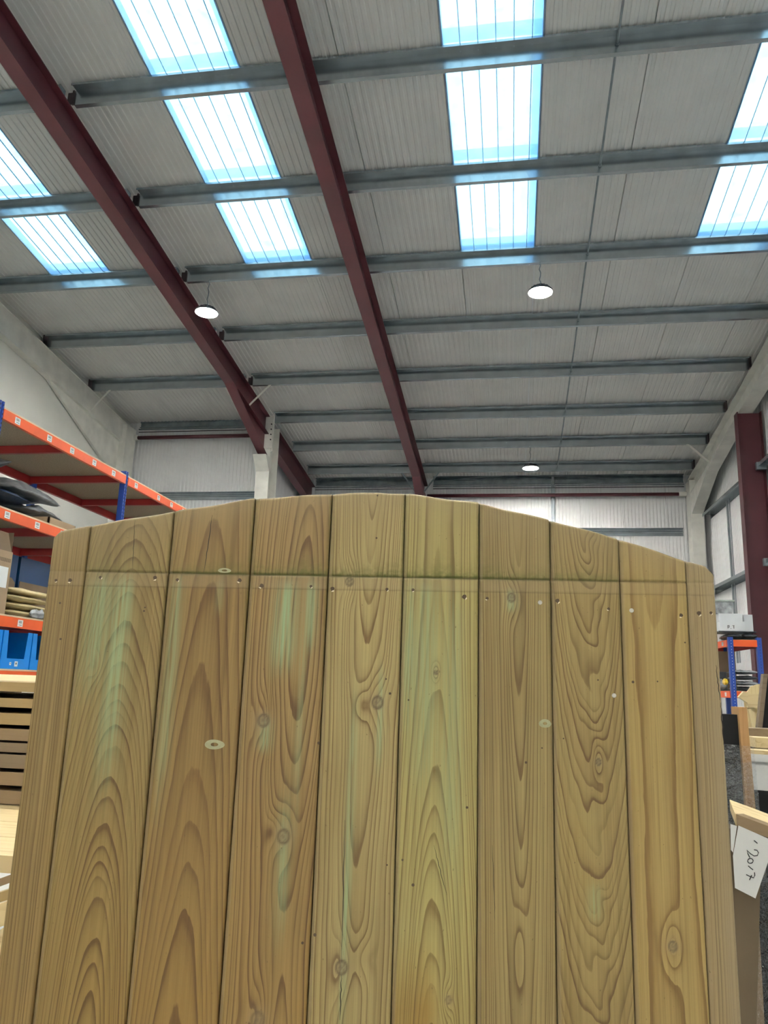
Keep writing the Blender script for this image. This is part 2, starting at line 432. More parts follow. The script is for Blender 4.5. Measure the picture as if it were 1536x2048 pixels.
# purlins
def purlin_profile(y, zbot, dep=.218, fl=.11):
    t = .006
    return [(y - fl, zbot + dep), (y + t, zbot + dep), (y + t, zbot + t), (y + fl * .55, zbot + t), (y + fl * .55, zbot), (y, zbot), (y, zbot + dep - t), (y - fl + t, zbot + dep - t), (y - fl + t, zbot + dep - .03), (y - fl, zbot + dep - .03)]
PY = [3.87, 5.62, 7.37, 9.11, 10.86, 12.61, 14.31, 16.02, 17.57, 19.03]
ordn = ['ninth', 'eighth', 'seventh', 'sixth', 'fifth', 'fourth', 'third', 'second', 'first']
words = {7.37: 'topmost galvanised purlin in view, crossing under the rooflights', 9.11: 'galvanised purlin crossing all the rooflights, second from the top',
         10.86: 'galvanised purlin at the lower end of the rooflights, carrying two lamps', 12.61: 'galvanised purlin just below the two nearest hanging lamps',
         14.31: 'galvanised purlin meeting the left wall just above its white strut', 16.02: 'galvanised purlin starting at the head of the white column',
         17.57: 'galvanised purlin that carries the farthest hanging lamp', 19.03: 'last full galvanised purlin before the far eaves beam',
         5.62: 'galvanised purlin overhead, above the top of the view', 3.87: 'galvanised purlin nearest the ridge overhead'}
for y in PY:
    x0 = -8.86 if y < 16 else X1 + .11
    pr = purlin_profile(y, zb(y) + .001)
    root = thing('roof_purlin', ((x0 + 4.4) / 2, y, zb(y)), words[y], 'purlin', 'galvanised roof purlins')
    segs = [(x0, X1 + .0), (X1 + .14, X2), (X2, 4.40)] if y < 16 else [(x0, X2), (X2, 4.40)]
    for a, b_ in segs:
        MB().prism([(a, q, z) for q, z in pr], (b_ - a, 0, 0)).build('section', M['galv'], root)
    if y < 16:
        mb = MB().box(X1 + .11, X1 + .135, y - .015, y + .012, zb(y) + .005, zb(y) + .2); mb.box(X1 + .05, X1 + .145, y - .012, y - .004, zb(y) + .002, zb(y) + .17)
        mb.build('cleat', M['cleat'], root)
        MB().box(-8.875, -8.855, y - .12, y + .01, zb(y) + .002, zb(y) + .21).build('cleat', M['cleat'], root)
    MB().box(4.395, 4.42, y - .12, y + .012, zb(y) + .002, zb(y) + .21).build('cleat', M['cleat'], root)

# sag rods between purlins
XS = 1.17
for i in range(len(PY) - 1):
    ya, yb_ = PY[i] + .01, PY[i + 1] - .002
    if ya < 5: continue
    o = MB().tube([(XS, ya, zb(ya) + .13), (XS, yb_, zb(yb_) + .10)], .014, 8)
    for q, zz in ((ya + .015, .13), (yb_ - .015, .10)):
        o.tube([(XS, q - .01, zb(q) + zz), (XS, q + .01, zb(q) + zz)], .022, 6)
    tag(o.build('sag_rod', M['galvdark']), 'thin steel sag rod in the roof, reaching the %s purlin from the far wall' % ordn[i], 'rod', 'sag rods between the purlins')

# eaves beams and tie tubes on the end walls
def eaves(x0, x1, y, label, zt):
    root = thing('eaves_beam', ((x0 + x1) / 2, y, zt - .2), label, 'beam', 'eaves beams')
    pr = [(y - .14, zt), (y, zt), (y, zt - .21), (y - .07, zt - .21), (y - .07, zt - .195), (y - .012, zt - .195), (y - .012, zt - .09), (y - .05, zt - .08), (y - .05, zt - .07), (y - .012, zt - .015), (y - .14, zt - .015)]
    MB().prism([(x0, q, z) for q, z in pr], (x1 - x0, 0, 0)).build('beam', M['galvdark'], root)
    MB().box(x0, x1, y - .12, y - .06, zt - .275, zt - .255).build('flashing', M['galvdark'], root)
    MB().tube([(x0, y - .09, zt - .33), (x1, y - .09, zt - .33)], .010, 6).build('cable', M['bolt'], root)
eaves(-8.70, X1 - .16, YE - .01, 'grey eaves beam along the top of the short left bay wall', 7.50)
eaves(X1 + .12, X2 - .11, YF - .01, 'grey eaves beam at the far wall between the red rafters', 7.00)
eaves(X2 + .25, 4.36, YF - .01, 'long grey eaves beam at the far wall of the right bay', 7.00)
def tie(x0, x1, y, z, label, sleeve):
    root = thing('tie_tube', ((x0 + x1) / 2, y, z), label, 'tube', 'red tie tubes')
    MB().tube([(x0, y, z), (x1, y, z)], .045, 14).build('tube', M['red'], root, smooth=True)
    for a, b_ in sleeve: MB().box(a, b_, y - .05, y + .05, z - .05, z + .05).build('sleeve', M['whitepaint'], root)
tie(-8.66, X1 - .16, YE - .22, 6.99, 'dark red tie tube across the short left bay wall', [(-8.73, -8.64)])
tie(X2 + .106, 4.2, YF - .2, 6.45, 'dark red tie tube across the far wall of the right bay', [(4.2, 4.39)])

# girts and mullion posts on end walls
def girt(x0, x1, y0, y1, z, h, label, m=None):
    root = thing('wall_girt', ((x0 + x1) / 2, (y0 + y1) / 2, z), label, 'rail', 'galvanised wall girts')
    t = .008
    if abs(x1 - x0) > abs(y1 - y0):
        pr = [(0, 0), (0, -h), (-.03, -h), (-.03, -h + t), (-t, -h + t), (-t, -h * .62), (-.03, -h * .5), (-.03, -h * .42), (-t, -h * .3), (-t, -t), (-.10, -t), (-.10, 0)]
        MB().prism([(x0, y1 + a, z + b_) for a, b_ in pr], (x1 - x0, 0, 0)).build('rail', m or M['galv'], root)
    else:
        pr = [(0, 0), (-.20, 0), (-.20, -.07), (-.192, -.07), (-.192, -t), (-t, -t), (-t, -h), (0, -h)]
        MB().prism([(x1 + a, y0, z + b_) for a, b_ in pr], (0, y1 - y0, 0)).build('rail', m or M['galv'], root)
        pr = [(-.05, -.075), (-.195, -.075), (-.195, -.068), (-.05, -.068)]
    return root
girt(-8.60, X1 - .16, YE - .11, YE - .005, 5.70, .17, 'horizontal grey girt on the short left bay wall, left of the white column')
girt(X2 + .11, 4.30, YF - .11, YF - .005, 5.60, .19, 'horizontal grey girt on the far wall behind the gate top')
mu = MB().box(1.07, 1.13, YF - .10, YF - .01, 0, 6.98); mu.box(1.05, 1.15, YF - .03, YF - .008, 0, 6.98)
tag(mu.build('wall_post', M['galv']), 'slim grey upright post in the middle of the far wall', 'post')
# right wall
girt(4.64, XR - .004, 15.32, 19.48, 5.86, .12, 'upper grey girt on the right wall beyond the red post')
girt(4.64, XR - .004, 15.32, 19.48, 4.00, .12, 'lower grey girt on the right wall beyond the red post')
girt(4.64, XR - .004, 8.0, 15.06, 5.86, .12, 'upper grey girt on the right wall, nearer than the red post')
girt(4.64, XR - .004, 8.0, 15.06, 4.00, .12, 'lower grey girt on the right wall, nearer than the red post')
for k, (za, zc, lb) in enumerate([(4.01, 5.73, 'pair of slim grey hanger rods between the two right wall girts'), (2.2, 3.87, 'pair of slim grey hanger rods below the lower right wall girt')]):
    o = MB().box(4.72, 4.76, 17.55, 17.60, za, zc).box(4.72, 4.74, 17.36, 17.38, za, zc)
    tag(o.build('hanger_rods', M['galv']), lb, 'rods')

# gable frame against the right wall (white painted) and its column
g = thing('gable_rafter', (4.55, 12, zb(12) - .5), 'white painted steel gable rafter along the right wall with deep haunch', 'rafter')
isection(MB(), (4.55, RIDGE, zb(RIDGE) - .002), (4.55, 19.7, zb(19.7) - .002), .42, .28, tw=.012).build('beam', M['whitepaint'], g)
hb = MB(); hb.prism([(4.42, 16.2, zb(16.2) - .42), (4.42, 19.5, zb(19.5) - .42), (4.42, 19.5, zb(19.5) - .95), (4.42, 17.9, zb(17.9) - .52)], (.26, 0, 0)); hb.build('haunch', M['whitepaint'], g)
MB().box(4.40, 4.70, 19.5, 19.92, 0, zb(19.9) - .03).build('column', M['whitepaint'], g)
# black strip of closed cell filler between frame and cladding
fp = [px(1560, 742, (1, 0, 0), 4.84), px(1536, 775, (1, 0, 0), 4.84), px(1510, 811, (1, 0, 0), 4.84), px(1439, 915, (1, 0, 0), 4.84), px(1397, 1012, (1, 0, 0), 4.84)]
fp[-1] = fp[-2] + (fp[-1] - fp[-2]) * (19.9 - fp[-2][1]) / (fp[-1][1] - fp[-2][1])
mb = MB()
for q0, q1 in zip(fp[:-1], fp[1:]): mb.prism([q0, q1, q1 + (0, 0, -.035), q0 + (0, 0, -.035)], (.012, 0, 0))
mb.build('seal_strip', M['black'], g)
# gable frame on the left wall
g = thing('gable_rafter', (-8.92, 12, zb(12) - .5), 'white painted steel gable rafter along the left wall above the racking', 'rafter')
isection(MB(), (-8.90, RIDGE, zb(RIDGE) - .002), (-8.90, 16.1, zb(16.1) - .002), .50, .16, tw=.06).build('beam', M['whitepaint'], g)
hb = MB(); hb.prism([(-8.96, 12.8, zb(12.8) - .50), (-8.96, 15.75, zb(15.75) - .50), (-8.96, 15.75, zb(15.75) - 1.35)], (.06, 0, 0)); hb.build('haunch', M['whitepaint'], g)
MB().box(-8.96, -8.74, 15.75, 16.2, 0, zb(16.2) - .03).build('column', M['whitepaint'], g)

# red gable post
g = thing('gable_post', (4.58, 15.19, 0), 'tall dark red steel post standing against the right wall', 'post')
mb = MB().box(4.36, 4.375, 15.08, 15.30, 0, 6.915).box(4.79, 4.805, 15.08, 15.30, 0, 6.915).box(4.37, 4.80, 15.185, 15.195, 0, 6.915)
mb.build('shaft', M['red'], g)
for z in (5.75, 3.9):
    MB().box(4.62, 4.80, 15.00, 15.08, z - .02, z + .12).build('cleat', M['galvdark'], g)

# fly braces
def brace(a, b_, label, m):
    a = np.array(a); b_ = np.array(b_); d = (b_ - a); L = np.linalg.norm(d); d /= L
    n = np.array([0, 1, 0]); u = np.cross(d, n); u /= np.linalg.norm(u)
    mb = MB()
    poly = [a - u * .02, a + u * .02, a + u * .02 + n * .005, a - u * .015 + n * .005, a - u * .015 + n * .04, a - u * .02 + n * .04]
    mb.prism(poly, b_ - a)
    tag(mb.build('fly_brace', m), label, 'strut', 'angle struts between rafters and purlins')
brace((X1 + .55, 14.31, zb(14.31) + .03), (X1 + .1, 14.33, zb(14.31) - .42), 'white angle strut on the left red rafter near the white column', M['whitepaint'])
brace((X2 + .5, 19.03, zb(19.03) + .03), (X2 + .1, 19.05, zb(19.03) - .52), 'angle strut on the right of the middle red rafter near its column', M['galvdark'])
brace((X2 - .5, 19.03, zb(19.03) + .03), (X2 - .1, 19.05, zb(19.03) - .52), 'angle strut on the left of the middle red rafter near its column', M['galvdark'])
brace((-8.40, 14.31, zb(14.31) + .03), (-8.83, 14.33, zb(14.31) - .45), 'white angle strut under the purlin at the left wall', M['whitepaint'])
brace((3.95, 17.57, zb(17.57) + .03), (4.42, 17.59, zb(17.57) - .42), 'white angle strut under the purlin at the right wall', M['whitepaint'])

# ------------------------------------------------------------------ lamps
def lamp(x, y, z, label, hookz):
    root = thing('high_bay_lamp', (x, y, z), label, 'lamp', 'round high bay lamps hung from the purlins')
    MB().lathe([(0, 0), (.10, .001), (.176, .004), (.179, .016)], (x, y, z), 32).build('lens', M['lens'], root)
    MB().lathe([(.180, .004), (.184, .004), (.184, .03), (.15, .05), (.09, .065), (.085, .11), (0, .115)], (x, y, z + .002), 32).build('housing', M['lampbody'], root)
    mb = MB()
    for k in range(16):
        t = 2 * math.pi * k / 16; c, s = math.cos(t), math.sin(t)
        mb.prism([(x + .08 * c, y + .08 * s, z + .06), (x + .17 * c, y + .17 * s, z + .04), (x + .14 * c, y + .14 * s, z + .085), (x + .08 * c, y + .08 * s, z + .11)], (-s * .004, c * .004, 0))
    mb.build('heat_sink', M['lampbody'], root)
    pts = [(x, y, z + .11)]; n = 7
    for k in range(1, n): pts.append((x + .012 * math.sin(k * 2.2), y, z + .11 + (hookz - z - .11) * k / n))
    pts.append((x, y, hookz))
    MB().tube(pts, .008, 6).build('hanging_wire', M['galvdark'], root)
    MB().tube([(x, y, hookz - .04), (x, y - .03, hookz - .01), (x, y, hookz + .03)], .008, 6).build('hook', M['galvdark'], root)
lamp(-4.86, 10.86, 7.30, 'lit round lamp hanging beside the left red rafter', zb(10.86))
lamp(.46, 10.86, 7.37, 'lit round lamp hanging in the right bay, nearer of the two', zb(10.86))
lamp(.47, 17.60, 6.54, 'lit round lamp hanging in the right bay, farther and lower', zb(17.60))
for x, y, wh in [(-4.86, 3.9, 'overhead in the left bays'), (.46, 3.9, 'overhead in the right bay'), (-4.86, -3.0, 'just behind the camera, left side'), (.46, -3.0, 'just behind the camera, right side'), (-4.86, -9.8, 'near the rear wall, left side'), (.46, -9.8, 'near the rear wall, right side')]:
    zz = zb(y) if y > RIDGE else zb(RIDGE) - TP * (RIDGE - y)
    lamp(x, y, zz - .55, 'lit round lamp hanging ' + wh, zz)

# ------------------------------------------------------------------ the gate
HD = np.array([FW[0], FW[1], 0]); HD /= np.linalg.norm(HD)
EX = np.array([HD[1], -HD[0], 0])
GD = 1.17
gate = bpy.data.objects.new('wooden_gate', None); COL.objects.link(gate)
gate.location = tuple(HD * GD); gate.rotation_euler = (0, 0, math.atan2(EX[1], EX[0]))
ORG[gate] = (0, 0, 0)
tag(gate, 'arched tongue and groove wooden gate with green algae stains standing upright', 'gate')

def gpx(u, v):
    p = px(u, v, HD, GD); return float(p.dot(EX)), float(p[2])

SEAM = [-.5085, -.4535, -.3262, -.2018, -.0820, .0325, .1488, .2588, .3650, .4672, .5100]
arch_s = [-.5085, -.499, -.4539, -.3325, -.2098, -.0893, -.0073, .0319, .1456, .2524, .3629, .4659, .4977, .5100]
arch_z = [1.706, 1.716, 1.727, 1.7526, 1.7776, 1.7898, 1.795, 1.7947, 1.7841, 1.7614, 1.7342, 1.7032, 1.6942, 1.682]
def zgroove(s): return 1.6615 + .0150 * s
def zline(s): return 1.6408 + .0180 * s

def nz(rng, n, fx, fz):
    """smooth random field: sum of sines"""
    ph = rng.uniform(0, 6.28, (n, 2)); kx = rng.normal(0, fx, n); kz = rng.normal(0, fz, n); am = rng.uniform(.4, 1, n)
    def f(x, z):
        o = 0
        for i in range(n): o = o + am[i] * np.sin(kx[i] * x + kz[i] * z + ph[i, 0])
        return o / math.sqrt(n)
    return f

def gate_wood(name, light, dark):
    m, nt, p, out = nodes_of(name)
    L = nt.links
    at = N(nt, 'ShaderNodeAttribute', attribute_name='ring')
    tc = N(nt, 'ShaderNodeTexCoord')
    def noise(scale, st, detail=4.0, dist=0.0):
        mp = N(nt, 'ShaderNodeMapping'); mp.inputs['Scale'].default_value = st
        L.new(tc.outputs['Object'], mp.inputs[0]); n = N(nt, 'ShaderNodeTexNoise'); setin(n, Scale=scale, Detail=detail, Distortion=dist)
        L.new(mp.outputs[0], n.inputs['Vector']); return n.outputs['Fac']
    def math_(op, a, b=None):
        n = N(nt, 'ShaderNodeMath', operation=op)
        for i, q in enumerate((a, b)):
            if q is None: continue
            if isinstance(q, (int, float)): n.inputs[i].default_value = q
            else: L.new(q, n.inputs[i])
        return n.outputs[0]
    def mix(fac, a, b, mode='MIX'):
        n = N(nt, 'ShaderNodeMix', data_type='RGBA', blend_type=mode)
        for sock, q in ((n.inputs[0], fac), (n.inputs[6], a), (n.inputs[7], b)):
            if isinstance(q, (int, float)): sock.default_value = q
            elif isinstance(q, tuple): sock.default_value = (*q, 1)
            else: L.new(q, sock)
        return n.outputs[2]
    w1 = noise(1.0, (60, 1, 9), 3.0)
    rr = math_('ADD', at.outputs['Fac'], math_('MULTIPLY', w1, .5))
    fr = math_('FRACT', rr)
    rp = ramp(nt, [(0.0, (0.0,) * 3), (.35, (.07,) * 3), (.66, (.34,) * 3), (.90, (1.0,) * 3), (.965, (.85,) * 3), (1.0, (0.0,) * 3)])
    wn = N(nt, 'ShaderNodeTexWhiteNoise', noise_dimensions='1D'); L.new(math_('FLOOR', rr), wn.inputs['W'])
    wsep = N(nt, 'ShaderNodeSeparateColor'); L.new(wn.outputs['Color'], wsep.inputs[0])
    L.new(fr, rp.inputs[0])
    fib = noise(1.0, (420, 1, 4), 6.0)
    fib2 = noise(1.0, (110, 1, 1.6), 4.0, .3)
    patch = noise(1.0, (9, 1, 2.2), 4.0, .4)
    con = noise(1.0, (22, 1, 1.6), 2.0)
    k = math_('MULTIPLY', rp.outputs[0], math_('ADD', math_('MULTIPLY', con, 1.3), .42))
    k = math_('MULTIPLY', k, math_('ADD', math_('MULTIPLY', wsep.outputs[0], .85), .35))
    c = mix(k, light, dark)
    c = mix(math_('MULTIPLY', wsep.outputs[1], .13), c, srgb(130, 94, 58))
    fr2 = ramp(nt, [(.3, (.80,) * 3), (.7, (1.12,) * 3)]); L.new(fib, fr2.inputs[0])
    c = mix(.9, c, fr2.outputs[0], 'MULTIPLY')
    fr3 = ramp(nt, [(.3, (.78, .74, .68)), (.5, (1, 1, 1)), (.7, (1.10, 1.09, 1.08))]); L.new(fib2, fr3.inputs[0])
    c = mix(.75, c, fr3.outputs[0], 'MULTIPLY')
    pr2 = ramp(nt, [(.32, (.84, .80, .74)), (.5, (1, 1, 1)), (.68, (1.10, 1.10, 1.06))]); L.new(patch, pr2.inputs[0])
    c = mix(.85, c, pr2.outputs[0], 'MULTIPLY')
    tint = N(nt, 'ShaderNodeAttribute', attribute_name='tint')
    sep = N(nt, 'ShaderNodeSeparateColor'); L.new(tint.outputs['Color'], sep.inputs[0])
    brk = ramp(nt, [(.34, (.12,) * 3), (.58, (1,) * 3)]); L.new(noise(1.0, (230, 1, 7), 6.0), brk.inputs[0])
    c = mix(math_('MULTIPLY', sep.outputs[0], brk.outputs[0]), c, srgb(146, 166, 126))
    c = mix(sep.outputs[1], c, srgb(62, 48, 30))
    mo = ramp(nt, [(.3, (.35,) * 3), (.6, (1,) * 3)]); L.new(noise(1.0, (130, 1, 130), 5.0), mo.inputs[0])
    c = mix(math_('MULTIPLY', sep.outputs[2], mo.outputs[0]), c, srgb(72, 80, 24))
    c = mix(math_('MULTIPLY', tint.outputs['Alpha'], patch), c, mix(k, srgb(138, 106, 46), srgb(90, 64, 24)))
    t2_ = N(nt, 'ShaderNodeAttribute', attribute_name='grey')
    c = mix(t2_.outputs['Fac'], c, srgb(150, 134, 104))
    sk = ramp(nt, [(.70, (0,) * 3), (.76, (.6,) * 3)]); L.new(noise(1.0, (260, 1, 150), 2.0), sk.inputs[0])
    c = mix(sk.outputs[0], c, srgb(84, 66, 40))
    L.new(c, p.inputs['Base Color'])
    setin(p, Roughness=.5)
    p.inputs['Specular IOR Level'].default_value = .35
    b = N(nt, 'ShaderNodeBump'); setin(b, Strength=.25, Distance=.0006); L.new(math_('SUBTRACT', fib, rp.outputs[0]), b.inputs['Height'])
    L.new(b.outputs[0], p.inputs['Normal'])
    return m

sp = lambda a, lo: np.log1p(np.exp(np.clip((a - lo) / .02, -40, 40))) * .02 + lo      # smooth max
BO = [  # pith x, pith depth f(z), ring width, wobble, light, dark
    dict(px=-.64, pd=lambda z: .02 + 0 * z, rw=.0062, wob=.25, c=((148, 126, 82), (106, 84, 48))),
    dict(px=-.378, pd=lambda z: sp(.012 + .135 * (z - 1.0), .008), rw=.0046, wob=.5, c=((146, 126, 80), (98, 76, 40))),
    dict(px=-.262, pd=lambda z: .085 + .035 * (z - 1.0), rw=.0046, wob=.35, c=((146, 120, 74), (104, 78, 42))),
    dict(px=-.118, pd=lambda z: .035 + .012 * np.sin(z * 7), rw=.0056, wob=.5, c=((158, 132, 86), (100, 74, 42))),
    dict(px=-.022, pd=lambda z: -sp(-(.02 + .10 * (1.75 - z)), -.045), rw=.0056, wob=.5, c=((172, 154, 106), (116, 94, 58))),
    dict(px=.083, pd=lambda z: -sp(-(.012 + .13 * (z - 1.02)), -.05), rw=.0052, wob=.3, c=((174, 160, 104), (124, 106, 62))),
    dict(px=.206, pd=lambda z: .010 + .028 * (1.85 - z), rw=.0043, wob=.28, c=((158, 140, 94), (108, 88, 54))),
    dict(px=.314, pd=lambda z: .012 + .115 * (1.80 - z), rw=.0050, wob=.45, c=((158, 138, 90), (106, 84, 50))),
    dict(px=.416, pd=lambda z: .022 + .012 * np.sin((z - .9) * 4.2), rw=.0185, wob=.30, c=((174, 150, 96), (128, 102, 58))),
    dict(px=.66, pd=lambda z: .02 + 0 * z, rw=.0064, wob=.4, c=((158, 138, 102), (122, 104, 74))),
]
KN = [(527, 1441, .008), (567, 1673, .0085), (755, 1405, .008), (683, 1935, .008), (1346, 1893, .006), (1023, 1195, .006), (872, 1345, .003), (897, 2000, .004), (515, 2040, .009), (699, 1163, .006), (1197, 1524, .004)]
KN = [(*gpx(u, v), a) for u, v, a in KN]
rng0 = np.random.default_rng(7)
LOOPS = [(725, 1410, .011, .024), (727, 1915, .014, .028), (190, 1330, .010, .02), (545, 1660, .009, .022), (1040, 1900, .009, .06)]
LOOPS = [(*gpx(u, v), a, b) for u, v, a, b in LOOPS]
# mint copper stains: centre px, half width m, half height m, strength
MINT = [(235, 1290, .011, .16, .62), (200, 1220, .016, .10, .5), (345, 1300, .006, .18, .45), (570, 1240, .012, .06, .75), (620, 1225, .007, .05, .55), (600, 1420, .004, .16, .3), (565, 1730, .006, .08, .55),
        (700, 1640, .004, .14, .55), (690, 1870, .003, .10, .7), (760, 1440, .003, .06, .6), (820, 1270, .006, .12, .6), (850, 1300, .016, .16, .42), (905, 1450, .012, .18, .35), (1025, 1200, .006, .014, .7),
        (1190, 1805, .006, .02, .45), (530, 1470, .007, .02, .5), (440, 1180, .004, .03, .2)]
MINT = [(*gpx(u, v), a * 1.35, b * 1.15, min(1, s * 1.25)) for u, v, a, b, s in MINT]

def make_board(i):
    s0, s1 = SEAM[i], SEAM[i + 1]; P = BO[i]
    rng = np.random.default_rng(100 + i)
    step = .0022
    last_l, last_r = i == 0, i == 9
    xs = np.linspace(s0 + .0042, s1 - .0042, max(6, int((s1 - s0) / step)))
    xs = np.concatenate([[s0 + .0007, s0 + .0012, s0 + .0050], np.linspace(s0 + .0062, s1 - .0030, len(xs)), [s1 - .0014, s1 - .0006]])
    back = np.zeros(len(xs)); back[:3] = (.0050, .0026, .0022); back[-2:] = (.0008, .0040)
    if last_l: xs[0] = s0; back[:3] = (.004, .0008, 0)
    if last_r: xs[-1] = s1; back[-2:] = (.001, .004)
    top = np.interp(xs, arch_s, arch_z) + .0008 * np.sin(xs * 61 + i)
    zg = zgroove(xs); zl = zline(xs)
    rows = []      # (z array, extra recess)
    for t in np.linspace(0, 1, 26)[:-1]: rows.append((t * 1.0 + 0 * xs, 0))
    lo = np.linspace(1.0, 1.0, 1)
    nlow = int((zl.mean() - .003 - 1.0) / step)
    for t in np.linspace(0, 1, nlow): rows.append((1.0 + t * (zl - .0016 - 1.0), 0))
    rows += [(zl, .0007), (zl + .0016, 0)]
    nm = max(3, int((zg - zl).mean() / step))
    for t in np.linspace(0, 1, nm)[1:]: rows.append((zl + .0016 + t * (zg - .0022 - zl - .0016), 0))
    rows += [(zg - .0007, .0024 if 1 <= i <= 8 else .0008), (zg + .0007, .0024 if 1 <= i <= 8 else .0008), (zg + .0022, 0)]
    nu = max(4, int((top - zg).mean() / step))
    for t in np.linspace(0, 1, nu)[1:]: rows.append((zg + .0022 + t * (top - .0030 - zg - .0022), 0))
    rows.append((top, .0040))
    Z = np.array([r[0] for r in rows]); RC = np.array([r[1] for r in rows])[:, None] + 0 * Z
    X = np.broadcast_to(xs, Z.shape)
    Yv = back[None, :] + RC
    nr, nc = Z.shape
    # --- annual ring field
    f1 = nz(rng, 6, 30, 5); f2 = nz(rng, 6, 90, 14); f3 = nz(rng, 5, 12, 2.2)
    pxz = P['px'] + .006 * f3(0 * Z, Z)
    pdz = P['pd'](Z)
    ring = np.sqrt((X - pxz) ** 2 + pdz ** 2) / (P['rw'] * .76)
    ring = ring + P['wob'] * (1.1 * f1(X, Z) + .35 * f2(X, Z))
    if i == 7:
        ring = ring + .42 * np.sin(Z * 62 + 2 * np.sin(X * 60)) * np.exp(-((X - .318) / .018) ** 2) + .14 * np.sin(Z * 150 + X * 120) * np.exp(-((X - .325) / .014) ** 2)
    ring = ring + .38 * np.sin(ring * .83 + i) + .22 * np.sin(ring * 1.71 + 2 * i)
    tint = np.zeros((nr, nc, 4)); grey = np.zeros((nr, nc))
    for kx, kz, a in KN:
        if kx < s0 - .03 or kx > s1 + .03: continue
        dx = X - kx; dz = Z - kz
        d = np.sqrt(dx ** 2 + (dz / 2.6) ** 2)
        ring = ring + 2.6 * np.exp(-(d / (2.0 * a)) ** 2)
        dc = np.sqrt(dx ** 2 + (dz / 1.15) ** 2)
        inside = np.clip((a - dc) / (.25 * a), 0, 1)
        if s0 < kx < s1:
            rim = np.exp(-((dc - a * .9) / (.22 * a)) ** 2)
            tint[..., 1] = np.maximum(tint[..., 1], 1.0 * rim); tint[..., 1] = np.maximum(tint[..., 1], inside * (.38 + .35 * (np.sin(dc / a * 11 + 5 * dx / a) > .3)))
            grey[:] = np.maximum(grey, .35 * np.exp(-(dc / (1.6 * a)) ** 2))
    for kx, kz, a, b in LOOPS:
        if kx < s0 - .02 or kx > s1 + .02: continue
        ring = ring + 1.8 * np.exp(-(((X - kx) / a) ** 2 + ((Z - kz) / b) ** 2))
    for kx, kz, a, b, s in MINT:
        if kx < s0 - .01 or kx > s1 + .01: continue
        tint[..., 0] = np.maximum(tint[..., 0], s * np.exp(-((X - kx) / a) ** 2 - ((Z - kz) / b) ** 4))
    tint[..., 0] *= np.clip((zg[None, :] - Z) / .02 + .15, 0.12, 1)
    # algae in the groove, growing upwards from it
    am = np.interp(.5 * (s0 + s1), [-.5, -.42, -.3, -.15, 0, .2, .3, .42, .5], [.05, .3, .85, 1, 1, .95, .8, .3, .1])
    up = Z - zg[None, :]
    h = .010 + .005 * f2(X * .6, 0 * Z)
    moss = np.where(up > 0, np.exp(-np.abs(up) / np.maximum(h, .003)), np.exp(-np.abs(up) / .0018)) * am
    tint[..., 2] = np.clip(moss, 0, 1)
    edge = np.minimum(X - s0, s1 - X)
    tint[..., 1] = np.maximum(tint[..., 1], .7 * am * np.exp(-(up / .0013) ** 2))
    tint[..., 2] = np.maximum(tint[..., 2], .55 * np.exp(-(edge / .004) ** 2) * np.clip((Z - 1.45) / .2, 0, 1) * am)
    tint[..., 1] = np.maximum(tint[..., 1], .42 * np.exp(-(edge / .0022) ** 2) * (0.5 + .5 * (f2(X, Z * .7) > 0)) * (0 if (last_l or last_r) else 1))
    tint[..., 1] = np.maximum(tint[..., 1], .35 * np.exp(-((Z - zl[None, :]) / .0012) ** 2))
    # weathered strip along the arch and the former rail
    grey = np.maximum(grey, .55 * np.exp(-((top[None, :] - Z) / .035)) )
    grey = np.maximum(grey, np.where((up < 0) & (Z > zl[None, :]), .28, 0))
    if not last_l: grey = np.maximum(grey, .45 * (X < s0 + .0055))
    if last_r: grey = np.maximum(grey, .6 * np.clip((X - (s1 - .024)) / .012, 0, 1))
    bot = np.clip((1.42 - Z) / .40, 0, 1)
    tint[..., 3] = bot * [.7, .85, .85, .75, .2, .0, .25, .3, .25, .1][i]
    if i == 5: tint[..., 3] = 1.3 * np.clip((1.17 - Z) / .10, 0, 1) * np.clip((.11 - X) / .03, .35, 1)
    tint[..., 3] = np.clip(tint[..., 3], 0, 1.6)
    # --- mesh: dense front, plain sides and back
    vf = np.stack([X, Yv, Z], -1).reshape(-1, 3)
    idx = np.arange(nr * nc).reshape(nr, nc)
    quads = np.stack([idx[:-1, :-1], idx[:-1, 1:], idx[1:, 1:], idx[1:, :-1]], -1).reshape(-1, 4)
    TH = .022
    nf = len(vf)
    # rim loops: mid (tongue line, full width) and back
    per = list(idx[0, :]) + list(idx[1:, -1]) + list(idx[-1, :-1][::-1]) + list(idx[1:-1, 0][::-1])
    pv = vf[per]
    mid = pv.copy(); mid[:, 1] = .009; bk = pv.copy(); bk[:, 1] = TH
    for arr in (mid, bk):
        arr[:, 0] = np.where(np.isclose(arr[:, 0], xs[0]), s0 + .00005, np.where(np.isclose(arr[:, 0], xs[-1]), s1 - .00005, arr[:, 0]))
    n = len(per)
    A = np.array(per); B = nf + np.arange(n); C = nf + n + np.arange(n)
    rim1 = np.stack([np.roll(A, -1), A, B, np.roll(B, -1)], -1); rim2 = np.stack([np.roll(B, -1), B, C, np.roll(C, -1)], -1)
    V = np.concatenate([vf, mid, bk])
    # back face as strips between matching left/right loop points
    faces = np.concatenate([quads, rim1, rim2])
    me = bpy.data.meshes.new('board')
    backpoly = list(C[::-1])
    me.from_pydata(V.tolist(), [], faces.tolist() + [backpoly])
    at = me.attributes.new('ring', 'FLOAT', 'POINT')
    rv = np.concatenate([ring.ravel(), ring.reshape(-1)[per], ring.reshape(-1)[per]]); at.data.foreach_set('value', rv.astype(np.float32))
    ct = me.attributes.new('tint', 'FLOAT_COLOR', 'POINT')
